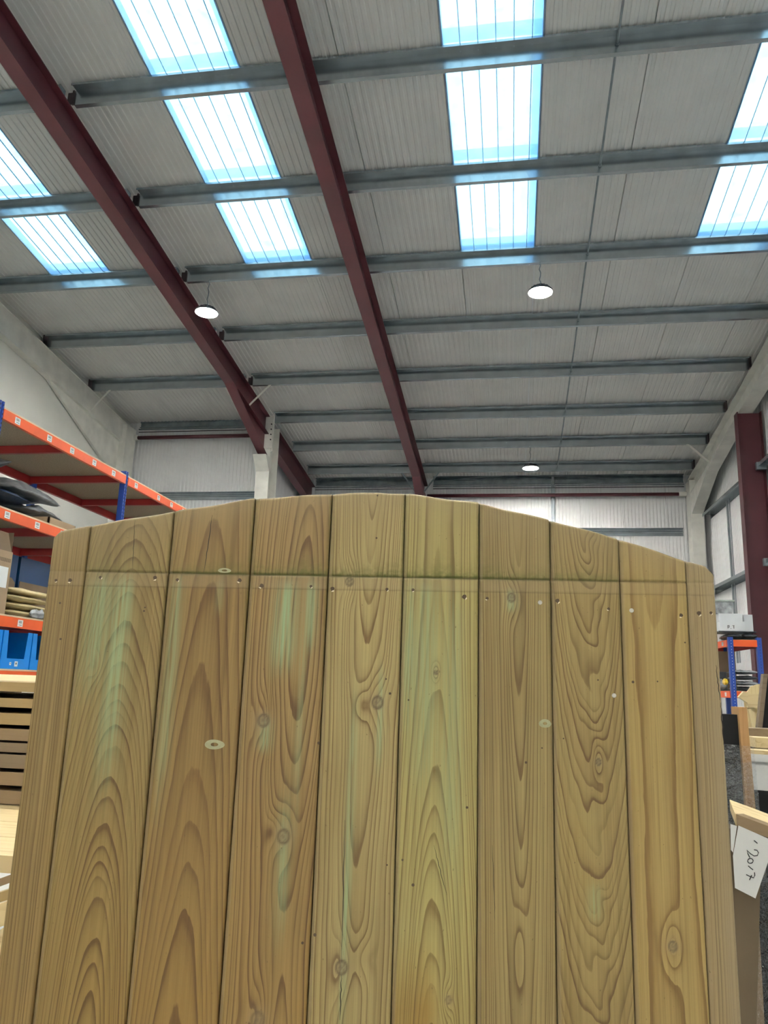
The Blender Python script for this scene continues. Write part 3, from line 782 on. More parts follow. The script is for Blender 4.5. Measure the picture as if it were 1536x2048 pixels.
    tv = tint.reshape(-1, 4); tv = np.concatenate([tv, tv[per], tv[per]]); ct.data.foreach_set('color', tv.astype(np.float32).ravel())
    gt = me.attributes.new('grey', 'FLOAT', 'POINT')
    gv = grey.ravel(); gv = np.concatenate([gv, gv[per], gv[per]]); gt.data.foreach_set('value', gv.astype(np.float32))
    me.materials.append(gate_wood('gate_board_%d' % i, tuple((.84 if i < 4 else .90) * q * t for q, t in zip(srgb(*P['c'][0]), (.98, 1.01, 1.0))), tuple((.82 if i < 4 else .88) * q for q in srgb(*P['c'][1]))))
    sm = np.zeros(len(me.polygons), bool); sm[:len(quads)] = True; me.polygons.foreach_set('use_smooth', sm)
    me.update()
    o = bpy.data.objects.new('board', me); COL.objects.link(o); o.parent = gate; ORG[o] = (0, 0, 0)
    return o
boards = [make_board(i) for i in range(10)]
def board_at(s):
    for i in range(10):
        if SEAM[i] <= s <= SEAM[i + 1]: return boards[i]
    return boards[9]

# shrinkage cracks: thin dark splits following the grain
M['crack'] = mat('dark_split', (.03, .022, .014), .9)
for (u0, v0, u1, v1, wd) in [(270, 1040, 265, 1138, .0007), (425, 1030, 408, 1145, .0011), (690, 1640, 683, 1925, .0010), (683, 1950, 680, 2040, .0012), (1432, 1330, 1440, 1400, .0010), (1441, 1405, 1448, 1490, .0013), (985, 1690, 990, 1840, .0006), (868, 1690, 893, 1790, .0008)]:
    q0, q1 = np.array(gpx(u0, v0)), np.array(gpx(u1, v1)); nseg = 12; rr0 = random.Random(u0)
    L_, R_ = [], []
    for k in range(nseg + 1):
        t = k / nseg; c0 = q0 + (q1 - q0) * t; jx = rr0.uniform(-.0006, .0006); hw = wd * math.sin(math.pi * min(.97, max(.03, t))) ** .6
        L_.append((c0[0] + jx - hw * .6, -.0003, c0[1])); R_.append((c0[0] + jx + hw * .6, -.0003, c0[1]))
    mb = MB()
    for k in range(nseg): mb.prism([L_[k], R_[k], R_[k + 1], L_[k + 1]], (0, .0006, 0))
    mb.build('crack', M['crack'], board_at(float(q0[0])))

# back of the gate: ledges, braces and edge battens
for z0 in (.22, .86, 1.44):
    MB().box(-.50, .50, .0225, .055, z0, z0 + .11).build('ledge', M['brownX'], gate)
for z0, z1_ in ((.335, .855), (.975, 1.435)):
    MB().prism([(-.48, .0225, z0), (-.36, .0225, z0), (.48, .0225, z1_), (.36, .0225, z1_)], (0, .032, 0)).build('brace', M['brownX'], gate)

# nail holes, nail heads and pale rub marks
M['hole'] = mat('nail_hole_stain', (.07, .045, .025), .8)
M['nail'] = mat('bright_nail_head', (.62, .60, .56), .35, metal=.5)
M['splinter'] = mat('raw_splinter', (.70, .62, .48), .7)
M['rub'] = mat('pale_rub_mark', srgb(156, 156, 124), .6, var=.12, scale=90)
proto = {}
def spot(u, v, kind, sc=1.0):
    s, z = gpx(u, v); b = board_at(s)
    if kind not in proto:
        mb = MB()
        if kind == 'nail_hole':
            pts = [(.0036 * math.cos(t) * (1 + .25 * math.sin(3 * t)), .0042 * math.sin(t)) for t in np.linspace(0, 2 * math.pi, 11)[:-1]]
            mb.prism([(a, -.00035, c) for a, c in pts], (0, .0006, 0))
            mb.cur = 1
            mb.prism([(-.002, -.0005, -.0052), (.0025, -.0005, -.0046), (.003, -.0005, -.002), (.0002, -.0005, -.0028)], (0, .0006, 0))
            o = mb.build('nail_hole', [M['hole'], M['splinter']], b, origin=(0, 0, 0))
        elif kind == 'nail_head':
            mb.tube([(0, -.0012, 0), (0, -.0008, 0), (0, .001, 0)], [.0034, .0042, .0042], 12)
            o = mb.build('nail_head', M['nail'], b, origin=(0, 0, 0))
        elif kind == 'pin_hole':
            mb.tube([(0, -.0003, 0), (0, .0004, 0)], [.0017, .0019], 7); o = mb.build('pin_hole', M['hole'], b, origin=(0, 0, 0))
        proto[kind] = o
    else:
        o = proto[kind].copy(); COL.objects.link(o); o.parent = b
    sc = sc * .8; o.location = (s, 0, z); o.scale = (sc, 1, sc); o.rotation_euler = (0, random.Random(u).uniform(-.9, .9), 0)
for u, v in [(112, 1161), (140, 1161), (201, 1155), (310, 1156), (355, 1160), (479, 1161), (523, 1172), (622, 1173), (665, 1178), (774, 1179), (826, 1180), (929, 1194), (974, 1197), (1115, 1202), (1217, 1218), (1362, 1231), (1398, 1227), (1422, 1226)]:
    spot(u, v, 'nail_hole', random.Random(u * 3 + v).uniform(.7, 1.15))
for u, v in [(1080, 1205), (1263, 1221), (1228, 1391)]: spot(u, v, 'nail_head')
for u, v in [(755, 991), (753, 1076), (780, 1387), (772, 1358), (934, 1615), (826, 1770), (1370, 1285), (1266, 1364), (1315, 1363), (1127, 1477), (1084, 1496), (774, 1730), (805, 1720), (637, 1486), (1052, 1525), (120, 1206), (121, 1278), (630, 1870), (605, 1886), (290, 1215), (288, 1222), (817, 1400), (1196, 1360)]:
    spot(u, v, 'pin_hole', random.Random(u + v).uniform(.8, 1.7))
def rubmark(u, v, a, c, hole):
    s, z = gpx(u, v); n = 40; mb = MB(); vs = []; fs = []
    for y in (-.0004, .0003):
        for k in range(n):
            t = 2 * math.pi * k / n; w_ = 1 + .03 * math.sin(3 * t + u)
            vs.append((s + a * w_ * math.cos(t), y, z + c * w_ * math.sin(t)))
        for k in range(n):
            t = 2 * math.pi * k / n; vs.append((s + a * hole * math.cos(t), y, z + c * hole * math.sin(t)))
    for k in range(n):
        j = (k + 1) % n
        fs += [(k, j, n + j, n + k), (2 * n + j, 2 * n + k, 3 * n + k, 3 * n + j), (j, k, 2 * n + k, 2 * n + j), (n + k, n + j, 3 * n + j, 3 * n + k)]
    mb.add(vs, fs); mb.build('rub_mark', M['rub'], board_at(s))
rubmark(429, 1489, .0145, .0068, .38)
rubmark(449, 1141, .010, .0036, .45)
rubmark(1090, 1447, .0090, .0060, .35)

# ------------------------------------------------------------------ soft goods helper
def pillow(name, c, size, seed, m, label=None, cat='bag', group=None, parent=None, rot=(0, 0, 0), crumple=.12, n=18, sharp=3.0, droop=0.0):
    """a filled bag with flat sealed rim; c = base centre"""
    rng = np.random.default_rng(seed); f = nz(rng, 7, 5, 5); g_ = nz(rng, 7, 11, 11)
    u = np.linspace(-1, 1, n); U, Vv = np.meshgrid(u, u, indexing='ij')
    h = np.clip((1 - np.abs(U) ** sharp) * (1 - np.abs(Vv) ** sharp), 0, 1) ** .45
    top = h * (1 + crumple * 1.3 * f(U, Vv) + crumple * g_(U, Vv)); bot = h * .9
    ex = 1 + .05 * f(Vv, U)
    Xp = U * size[0] / 2 * ex; Yp = Vv * size[1] / 2 * (1 + .05 * g_(U, Vv) * .5)
    zc = size[2] / 2
    vt = np.stack([Xp, Yp, zc + zc * top - droop * (U ** 2 + Vv ** 2) * (1 + .4 * f(Vv, U))], -1).reshape(-1, 3); vb = np.stack([Xp, Yp, zc - zc * bot - droop * (U ** 2 + Vv ** 2) * (1 + .4 * f(Vv, U))], -1).reshape(-1, 3)
    ct, st = math.cos(rot[2]), math.sin(rot[2])
    Rm = np.array(Matrix.Rotation(rot[2], 3, 'Z') @ Matrix.Rotation(rot[1], 3, 'Y') @ Matrix.Rotation(rot[0], 3, 'X'))
    V = np.concatenate([vt, vb]) @ Rm.T + np.array(c)
    idx = np.arange(n * n).reshape(n, n)
    q = np.stack([idx[:-1, :-1], idx[1:, :-1], idx[1:, 1:], idx[:-1, 1:]], -1).reshape(-1, 4)
    mb = MB(); mb.add(V.tolist(), q.tolist() + (q[:, ::-1] + n * n).tolist())
    per = list(idx[:, 0]) + list(idx[-1, 1:]) + list(idx[:-1, -1][::-1]) + list(idx[0, 1:-1][::-1])
    mb.add([], []); o0 = 0
    for a, b_ in zip(per, per[1:] + per[:1]): mb.f.append((int(a), int(b_), int(b_ + n * n), int(a + n * n))); mb.m.append(0)
    o = mb.build(name, m, parent, smooth=True)
    if label: tag(o, label, cat, group)
    return o

# ------------------------------------------------------------------ left racking
XF, XBk = -5.30, -6.74
rk = thing('pallet_rack', ((XF + XBk) / 2, 9.68, 0), 'tall blue and orange racking along the left side with chipboard shelves', 'rack')
def upright(x, y, h, parent, m=M['blue'], face=1, slots=True, w_=.07):
    mb = MB(); t = .004
    # open C section with slotted face towards the aisle
    pr = [(0, -w_ / 2), (0, -w_ * .16), (-.012 * face, -w_ * .12), (-.012 * face, w_ * .12), (0, w_ * .16), (0, w_ / 2), (-.08 * face, w_ / 2), (-.08 * face, -w_ / 2)]
    mb.prism([(x + a, y + b_, 0) for a, b_ in pr], (0, 0, h))
    o = mb.build('upright', m, parent)
    if slots:
        sb = MB(); z = .6
        while z < h - .05:
            for q in (-.024, .024): sb.box(x - .001, x + .001 * face + .0006, y + q - .005, y + q + .005, z, z + .022)
            z += .05
        so = sb.build('slot_row', M['slot'], o); so['kind'] = 'stuff'
    return o
YS = [6.93, 9.68, 12.41]
for y in YS:
    upright(XF + .012, y, 4.30, rk); upright(XBk - .012, y, 4.30, rk, face=-1, slots=False)
    fb = MB()
    for k in range(3):
        z0 = .4 + k * 1.2; fb.tube([(XF - .07, y, z0), (XBk + .07, y, z0 + .9)], .014, 6); fb.tube([(XF - .07, y, z0), (XBk + .07, y, z0)], .014, 6)
    fb.build('frame_lacing', M['blue'], rk)
LEV = [(1.52, False), (2.085, True), (3.19, True), (4.225, True)]
lab0 = None
def barcode(y, z, parent):
    global lab0
    if lab0 is None:
        mb = MB().box(-.0005, .0005, -.045, .045, -.036, .036)
        mb.cur = 1
        rr = random.Random(4); q = -.028
        while q < .026:
            wq = rr.uniform(.002, .006); mb.add([(.0009, q, -.002), (.0009, q + wq, -.002), (.0009, q + wq, .026), (.0009, q, .026)], [(0, 1, 2, 3)]); q += wq + rr.uniform(.0015, .004)
        mb.add([(.0009, -.026, -.022), (.0009, .026, -.022), (.0009, .026, -.016), (.0009, -.026, -.016)], [(0, 1, 2, 3)])
        lab0 = mb.build('barcode_label', [M['paper'], M['greyink']], parent, origin=(0, 0, 0))
        lab0.location = np.array((XF + .0215, y, z)) - np.array(ORG[parent])
        return lab0
    return ptcopy(lab0, (XF + .0215, y, z), parent)
for zt, seen in LEV:
    for bay in (0, 1):
        ya, yb_ = YS[bay] + .036, YS[bay + 1] - .036
        fbm = MB(); fbm.prism([(XF + .02, ya, zt - .11), (XF + .02, ya, zt), (XF - .03, ya, zt), (XF - .03, ya, zt - .025), (XF - .02, ya, zt - .11)], (0, yb_ - ya, 0))
        beam = fbm.build('beam', M['orange'], rk); tag(beam, 'orange front beam')
        if seen:
            ys_ = {4.225: ([7.2, 7.80, 8.28, 8.80, 9.30], [9.95, 10.68, 11.14, 11.6, 12.1]), 3.19: ([7.25, 7.79, 8.3, 8.9], [10.2, 11.0]), 2.085: ([7.72, 8.6], [10.3])}[zt][bay]
            for q in ys_: barcode(q, zt - .055, beam)
        bb = MB().box(XBk - .02, XBk + .03, ya, yb_, zt - .11, zt).build('back_beam', M['rackred'], rk)
        for q in ((8.22,) if bay == 0 else (10.98,)) + ((yb_ - .03,) if bay == 0 else (yb_ - .03,)):
            MB().box(XBk + .03, XF - .03, q - .025, q + .025, zt - .10, zt - .003).build('cross_bar', M['rackred'], rk)
        MB().box(XBk - .01, XF + .012, ya, yb_, zt + .001, zt + .019).build('shelf_deck', [M['chip']], rk)
        MB().box(XF + .012, XF + .016, ya, yb_, zt + .001, zt + .019).build('deck_edge', M['chipedge'], rk)

# goods on the second shelf from the top
S2 = 3.19 + .021
gp = 'poly bags heaped on the second highest shelf'
pillow('poly_bag', (-6.10, 7.45, S2), (.85, .66, .13), 1, M['bagbrown'], 'taupe poly bag lying flat at the bottom left of the shelf heap', 'bag', gp, crumple=.1, n=26)
pillow('poly_bag', (-6.10, 8.22, S2), (.85, .76, .13), 2, M['bagbrown'], 'taupe poly bag lying flat at the bottom right of the shelf heap', 'bag', gp, crumple=.1, n=26)
pillow('poly_bag', (-5.92, 7.66, S2 + .165), (.85, .62, .13), 3, M['bagblue'], 'navy poly bag in the middle of the shelf heap', 'bag', gp, crumple=.15, n=26)
pillow('poly_bag', (-5.95, 8.38, S2 + .165), (.80, .70, .13), 4, M['baggrey'], 'grey poly bag on the right of the shelf heap', 'bag', gp, crumple=.3, n=30, droop=.035)
pillow('poly_bag', (-5.90, 8.08, S2 + .335), (.80, .90, .16), 5, M['baggrey'], 'pale grey crumpled poly bag on top of the shelf heap', 'bag', gp, crumple=.36, n=30, droop=.045)
pillow('poly_bag', (-5.80, 7.30, S2 + .43), (.60, .56, .12), 6, M['bagdark'], 'dark grey poly bag tilted up at the left end of the shelf heap', 'bag', gp, rot=(.42, 0, 0), crumple=.15, n=26)
mb = MB()
for x0, x1, y0, y1 in ((-5.62, -5.60, 8.05, 8.62), (-5.34, -5.32, 8.05, 8.62), (-5.62, -5.32, 8.05, 8.07), (-5.62, -5.32, 8.60, 8.62)): mb.box(x0, x1, y0, y1, S2, S2 + .085)
mb.box(-5.62, -5.32, 8.05, 8.62, S2, S2 + .006)
cz = thing('cardboard_tray', (-5.47, 8.3, S2), 'low cardboard tray at the front of the heaped bags', 'tray')
mb.build('tray', M['carton'], cz)

# third shelf: carton, blue boxes, cream packs
S3 = 2.085 + .021
cb = thing('cardboard_box', (-5.6, 7.2, S3), 'open tall cardboard box with white sheet on its front, left end of shelf', 'box')
mb = MB(); mb.box(-5.93, -5.92, 6.99, 7.46, S3, S3 + .66).box(-5.31, -5.30, 6.99, 7.46, S3, S3 + .66).box(-5.92, -5.31, 6.99, 7.0, S3, S3 + .66).box(-5.92, -5.31, 7.45, 7.46, S3, S3 + .66).box(-5.92, -5.31, 7.0, 7.45, S3, S3 + .01)
mb.build('body', M['carton'], cb)
MB().prism([(-5.92, 7.45, S3 + .66), (-5.31, 7.45, S3 + .66), (-5.33, 7.47, S3 + .88), (-5.90, 7.47, S3 + .88)], (0, .006, 0)).build('flap', M['cartondark'], cb)
MB().prism([(-5.31, 7.0, S3 + .66), (-5.31, 7.44, S3 + .66), (-5.37, 7.43, S3 + .87), (-5.37, 7.01, S3 + .87)], (.006, 0, 0)).build('flap', M['cartondark'], cb)
MB().box(-5.2995, -5.298, 7.08, 7.42, S3 + .27, S3 + .49).build('paper_sheet', M['paper'], cb)
mb = MB(); rr = random.Random(2); q = 7.10
while q < 7.43: wq = rr.uniform(.01, .03); mb.box(-5.2998, -5.2985, q, q + wq, S3 + .545, S3 + .585); q += wq + .008
mb.build('printed_line', M['cartondark'], cb)
fm = MB()
for k in range(26):
    x, y = rr.uniform(-5.88, -5.36), rr.uniform(7.03, 7.42); z = S3 + .58 + rr.uniform(0, .06); r_ = rr.uniform(.018, .034)
    fm.lathe([(0, -r_), (r_ * .8, -r_ * .5), (r_, 0), (r_ * .8, r_ * .5), (0, r_)], (x, y, z), 6)
fo = fm.build('foam_chips', M['boxwhite'], cb); fo['kind'] = 'stuff'

def tote(y0, y1, x0, x1, z, h, m, name, label, cat, flap=None, group=None):
    root = thing(name, ((x0 + x1) / 2, (y0 + y1) / 2, z), label, cat, group)
    t = .008; mb = MB()
    mb.box(x0, x1, y0, y0 + t, z, z + h).box(x0, x1, y1 - t, y1, z, z + h).box(x0, x0 + t, y0 + t, y1 - t, z, z + h).box(x1 - t, x1, y0 + t, y1 - t, z, z + h).box(x0 + t, x1 - t, y0 + t, y1 - t, z, z + t)
    mb.build('body', m, root)
    if flap: MB().prism([(x1 + .001, y0 + .02, z), (x1 + .001, y1 - .02, z), (x1 + .001, y1 - .02, z + flap - .05), (x1 + .001, y1 - .09, z + flap), (x1 + .001, y0 + .02, z + flap)], (.006, 0, 0)).build('flap', M['cartondark'], root)
    return root
tote(7.52, 8.17, -6.35, -5.72, S3, .74, M['bindark'], 'storage_box', 'deep blue storage box with brown card front beside the cardboard box', 'box', .47, 'blue boxes on the third shelf')
tote(8.22, 8.90, -6.35, -5.72, S3, .74, M['bindark'], 'storage_box', 'deep blue storage box farther from the cardboard box', 'box', .45, 'blue boxes on the third shelf')
for k, (lab_, dy) in enumerate([('cream wrapped pack at the bottom of the stack on the orange shelf', 0), ('cream wrapped pack second from the bottom of the shelf stack', .03), ('cream wrapped pack second from the top of the shelf stack', -.02), ('cream wrapped pack on top of the shelf stack', .02)]):
    pillow('foam_pack', (-5.50, 7.95 + dy, S3 + k * .083), (.34, .90, .072), 20 + k, M['cream'], lab_, 'pack', 'cream wrapped packs stacked on the third shelf', crumple=.10)
pillow('plastic_bag', (-5.315, 8.06, S3 + .0), (.03, .28, .10), 31, M['bagsilver'], 'crinkled clear plastic bag against the cream packs', 'bag', crumple=.3)

# picking bins on the lowest visible shelf
S4 = 1.52 + .021
for k, (ya, lb) in enumerate([(6.98, 'bright blue picking bin at the left edge of the picture'), (7.50, 'bright blue picking bin with two small white labels on its lip'), (8.02, 'bright blue picking bin half hidden behind the gate edge')]):
    yb_ = ya + .50
    root = thing('picking_bin', (-5.55, (ya + yb_) / 2, S4), lb, 'bin', 'bright blue picking bins')
    t = .006; z1_ = S4 + .40
    MB().box(-5.90, -5.30, ya, ya + t, S4, z1_).build('side', M['bin'], root); MB().box(-5.90, -5.30, yb_ - t, yb_, S4, z1_).build('side', M['bin'], root)
    MB().box(-5.90, -5.894, ya + t, yb_ - t, S4, z1_).build('back', M['bin'], root); MB().box(-5.894, -5.31, ya + t, yb_ - t, S4, S4 + t).build('base', M['bin'], root)
    fr_ = MB(); fr_.prism([(-5.306, ya + t, S4), (-5.306, yb_ - t, S4), (-5.306, yb_ - t, z1_), (-5.306, yb_ - .075, z1_), (-5.306, yb_ - .10, S4 + .11), (-5.306, ya + .10, S4 + .11), (-5.306, ya + .075, z1_), (-5.306, ya + t, z1_)], (.006, 0, 0))
    fr_.build('front', M['bin'], root)
    for q, wd, hh in ((ya + .17, .03, .03), (ya + .27, .055, .055)):
        MB().box(-5.2995, -5.2985, q - wd / 2, q + wd / 2, S4 + .055 - hh / 2, S4 + .055 + hh / 2).build('label', M['paper'], root)
        MB().box(-5.2984, -5.2978, q - wd / 5, q + wd / 5, S4 + .055 - hh / 8, S4 + .055 + hh / 4).build('print', M['greyink'], root)

# ------------------------------------------------------------------ timber stacks at the left edge
gp = 'gate panels stacked flat at the left'
def slab(z0, z1_, x0, x1, y0, y1, m, label, top=None, tilt=0.0):
    root = thing('timber_sheet', ((x0 + x1) / 2, (y0 + y1) / 2, z0), label, 'panel', gp)
    n = 7; q = (y1 - y0) / n
    for k in range(n):
        a, b_ = y0 + k * q + .0015, y0 + (k + 1) * q - .0015
        za = tilt * (a - y0); zc = tilt * (b_ - y0)
        mb = MB(); mb.prism([(x0, a, z0 + za), (x0, b_, z0 + zc), (x0, b_, z1_ + zc), (x0, a, z1_ + za)], (x1 - x0, 0, 0)); mb.build('plank', (M['goldX'] if (top is not None and tilt) else m) if k == 0 or top is None else top, root)  # front plank of the tilted top sheet darker, painted as its shaded face
    return root
sl = [(1.434, 1.467, 'paleX', 'pale pine panel on top of the flat stack, grain lit from above'), (1.378, 1.410, 'goldX', 'golden timber panel second from the top of the flat stack'), (1.318, 1.358, 'goldX', 'golden timber panel third from the top of the flat stack'),
      (1.264, 1.304, 'brownX', 'brown timber panel fourth from the top of the flat stack'), (1.224, 1.256, 'dkbrownX', 'dark timber panel fifth from the top of the flat stack'), (1.170, 1.216, 'dkbrownX', 'dark thick timber panel sixth from the top of the flat stack'),
      (1.112, 1.156, 'brownX', 'brown timber panel seventh from the top of the flat stack'), (1.050, 1.094, 'brownX', 'brown timber panel at the bottom of the flat stack')]
for k, (z0, z1_, m_, lb) in enumerate(sl):
    slab(z0, z1_, -2.5, -1.05, 2.62, 3.45, M[m_], lb, top=M['paleX'] if k == 0 else None, tilt=.030 if k == 0 else 0)
    if k < len(sl) - 1:
        zl_ = sl[k + 1][1]
        for q, nm in ((-2.3, 'left'), (-1.2, 'right')):
            tag(MB().box(q - .03, q + .03, 2.75, 3.4, zl_, z0).build('timber_spacer', M['dkbrownX']), '%s spacer stick under the %s' % (nm, lb.split(' of the')[0].split(',')[0]), 'stick', 'spacers in the flat stack')
# lower, nearer stack
slab(1.005, 1.046, -2.5, -.98, 1.925, 3.40, M['paleX'], 'wide pale pine panel topping the lower stack below the flat stack', top=M['paleX'])
bl = thing('timber_bearer', (-1.7, 2.6, 0), 'block of timber bearers under the lower pine panel', 'stand')
for x in (-2.35, -1.15):
    MB().box(x - .05, x + .05, 1.98, 3.35, 0, 1.004).build('bearer', M['dkbrownX'], bl)
def plank(p0, p1, w_, t, m, label):
    p0 = np.array(p0, float); p1 = np.array(p1, float); d = p1 - p0; d /= np.linalg.norm(d)
    s_ = np.array([0, 1., 0]); u = np.cross(d, s_); u /= np.linalg.norm(u)
    if u[2] < 0: u = -u
    mb = MB(); mb.prism([p0, p0 + s_ * w_, p0 + s_ * w_ + u * t, p0 + u * t], p1 - p0)
    return tag(mb.build('loose_plank', m), label, 'plank', 'loose planks low at the left')
def pxplank(u0, v0, u1, v1, h0, y, dep, m, label):
    a_, b_ = px(u0, v0, (0, 1, 0), y), px(u1, v1, (0, 1, 0), y); c_, d_ = px(u0, v0 + h0, (0, 1, 0), y), px(u1, v1 + h0, (0, 1, 0), y)
    e_ = (b_ - a_) / np.linalg.norm(b_ - a_)
    mb = MB(); mb.prism([a_ - e_ * .45, b_ + e_ * .25, d_ + e_ * .25, c_ - e_ * .45], (0, dep, 0))
    return tag(mb.build('loose_plank', m), label, 'plank', 'loose planks low at the left')
pxplank(0, 1757, 22, 1749, 16, 1.86, .06, M['brownX'], 'brown loose plank tilted under the lower pine panel')
pxplank(0, 1785, 18, 1779, 20, 1.80, .07, M['goldX'], 'thin golden loose plank tilted below the brown one')
pxplank(0, 1808, 17, 1802, 46, 1.74, .06, M['paleX'], 'thick pale loose plank low at the left edge')
pxplank(0, 1860, 12, 1852, 66, 1.66, .07, M['paleX'], 'thick pale loose plank lowest at the left edge')
st = thing('trestle', (-1.45, 1.7, 0), 'low wooden trestle holding the loose planks', 'trestle')
MB().box(-1.40, -1.34, 1.745, 1.92, 0, .72).build('leg', M['dkbrownX'], st); MB().box(-1.02, -.96, 1.745, 1.92, 0, .76).build('leg', M['dkbrownX'], st)

# ------------------------------------------------------------------ right racking
rr_ = thing('shelving_rack', (3.48, 13.4, 0), 'blue and orange shelving rack against the right wall beside the red post', 'rack')
for (x, y) in ((3.255, 12.5), (3.66, 12.5), (3.255, 14.4), (3.66, 14.4)):
    mb = MB(); mb.box(x, x + .07, y, y + .008, 0, 2.385).box(x, x + .008, y + .008, y + .07, 0, 2.385)
    o = mb.build('upright', M['blue'], rr_)
    if y < 13:
        sb = MB()
        for k in range(30):
            z = 1.05 + k * .044; sb.box(x + .036, x + .043, y - .001, y + .001, z, z + .012)
        so = sb.build('slot_row', M['boxwhite'] if x < 3.3 else M['slot'], o); so['kind'] = 'stuff'
for z in (2.345, 1.585, .75):
    MB().box(3.325, 3.66, 12.49, 12.505, z - .10, z).build('end_beam', M['orange'], rr_)
    MB().box(3.325, 3.66, 14.395, 14.41, z - .10, z).build('end_beam', M['rackred'], rr_)
    b1 = MB().box(3.245, 3.26, 12.57, 14.40, z - .10, z).build('side_beam', M['orange'], rr_)
    MB().box(3.72, 3.735, 12.57, 14.40, z - .10, z).build('side_beam', M['rackred'], rr_)
    MB().box(3.262, 3.718, 12.51, 14.39, z - .012, z + .006).build('shelf_deck', M['chip'], rr_)
    MB().box(3.2445, 3.245, 12.75, 12.85, z - .08, z - .02).build('label', M['paper'], b1)
Z1, Z2 = 2.352, 1.592
gp = 'dark bags on the right rack top'
pillow('flat_bag', (3.37, 12.80, Z1), (.23, .5, .098), 41, M['bagdark'], 'left dark bag on the top of the right rack', 'bag', gp, crumple=.08)
pillow('flat_bag', (3.60, 12.80, Z1 + .004), (.20, .5, .098), 42, M['bagdark'], 'right dark bag on the top of the right rack', 'bag', gp, crumple=.08)
tag(MB().box(3.14, 3.68, 12.55, 13.05, Z1 + .112, Z1 + .128).build('black_sheet', M['bagdark']), 'thin black sheet lying over the dark bags', 'sheet')
wb = thing('white_box', (3.34, 12.8, Z1 + .13), 'large white carton with dark marks on the right rack', 'box')
MB().box(3.16, 3.52, 12.55, 13.05, Z1 + .13, Z1 + .275).build('base', M['boxwhite'], wb)
MB().box(3.155, 3.50, 12.57, 13.04, Z1 + .276, Z1 + .395).build('lid', M['boxwhite'], wb)
mk = MB()
for q in (3.27, 3.355): mk.box(q, q + .012, 12.5485, 12.55, Z1 + .165, Z1 + .215)
mk.box(3.27, 3.30, 12.5485, 12.55, Z1 + .205, Z1 + .215).box(3.29, 3.30, 12.5485, 12.55, Z1 + .185, Z1 + .215).box(3.34, 3.372, 12.5485, 12.55, Z1 + .207, Z1 + .215).box(3.305, 3.33, 12.5485, 12.55, Z1 + .160, Z1 + .165).box(3.27, 3.30, 12.5485, 12.55, Z1 + .180, Z1 + .187)
mk.build('marking', M['greyink'], wb)
wb2 = thing('white_box', (3.62, 12.9, Z1 + .13), 'narrow white carton behind the red post edge on the right rack', 'box')
MB().box(3.535, 3.66, 12.62, 13.1, Z1 + .13, Z1 + .38).build('body', M['boxwhite'], wb2)
MB().box(3.535, 3.66, 12.62, 13.1, Z1 + .381, Z1 + .388).build('flap', M['boxwhite'], wb2)
tr_ = thing('plastic_tray', (3.27, 12.8, Z1 + .396), 'pale see-through tray stacked on the white carton', 'tray')
MB().prism([(3.13, 12.58, Z1 + .396), (3.36, 12.58, Z1 + .396), (3.385, 12.58, Z1 + .58), (3.12, 12.58, Z1 + .58)], (0, .4, 0)).build('body', M['bagsilver'], tr_)
MB().box(3.10, 3.40, 12.56, 13.0, Z1 + .581, Z1 + .605).build('lid', M['tray'], tr_)
gp = 'silver grey bags on the right rack shelf'
for k, (m_, lb) in enumerate([('bagdark', 'dark bag at the bottom of the right rack pile'), ('bagsilver', 'silver grey bag low in the right rack pile'), ('bagdark', 'dark bag in the middle of the right rack pile'), ('bagsilver', 'shiny silver bag on top of the right rack pile')]):
    pillow('poly_bag', (3.52, 12.85, Z2 + k * .082), (.32, .55, .064), 50 + k, M[m_], lb, 'bag', gp, crumple=.18)
pillow('poly_bag', (3.30, 13.30, Z2), (.12, .3, .16), 58, M['bagsilver'], 'silver bag standing left of the blue post on the right rack', 'bag', gp, crumple=.2)
pillow('yellow_bag', (3.30, 13.0, Z2 + .08), (.05, .16, .10), 59, M['yellow'], 'yellow bag behind the blue post of the right rack', 'bag')
tag(MB().box(3.36, 3.66, 13.7, 13.75, Z2, Z2 + .64, ).build('card_sheet', M['cartondark']), 'brown card sheet standing at the back of the right rack', 'sheet')
tag(MB().box(3.33, 3.45, 13.45, 13.6, Z2, Z2 + .30).build('dark_box', M['bagdark'], bevel=.01), 'dark box behind the blue post of the right rack', 'box')
tag(MB().prism([(3.28, 12.8, .762), (3.62, 12.8, .762), (3.5, 12.8, 1.15), (3.28, 12.8, 1.05)], (0, .4, 0)).build('timber_offcut', M['paleX']), 'wedge of pale timber on the lowest right rack shelf', 'offcut')

# ------------------------------------------------------------------ goods standing at the right edge
# small arched gate
g2 = thing('small_gate', (1.86, 6.0, 0), 'small pale arched wooden gate leaning at the right edge', 'gate')
n = 5; x0 = 1.645; wq = .105
for k in range(n):
    a, b_ = x0 + k * wq, x0 + (k + 1) * wq - .003
    def tz(x): return 1.60 - .40 * (x - 1.80) ** 2 / .05 * .25 - (.05 if x < 1.66 else 0)
    MB().prism([(a, 6.0, .02), (b_, 6.0, .02), (b_, 6.0, tz(b_)), ((a + b_) / 2, 6.0, tz((a + b_) / 2)), (a, 6.0, tz(a))], (0, .018, 0)).build('plank', M['paleZ'], g2)
MB().box(1.655, 2.16, 5.962, 5.999, 1.43, 1.525).build('rail', M['paleX'], g2)
MB().box(1.655, 2.16, 5.962, 5.999, .3, .395).build('rail', M['paleX'], g2)
MB().prism([(1.66, 5.97, 1.42), (1.69, 5.97, 1.43), (1.86, 5.97, .45), (1.80, 5.97, .42)], (0, .028, 0)).build('brace', M['paleZ'], g2)
MB().prism([(1.76, 5.975, 1.42), (1.80, 5.975, 1.43), (1.70, 5.975, 1.15), (1.675, 5.975, 1.18)], (0, .02, 0)).build('brace', M['paleZ'], g2)
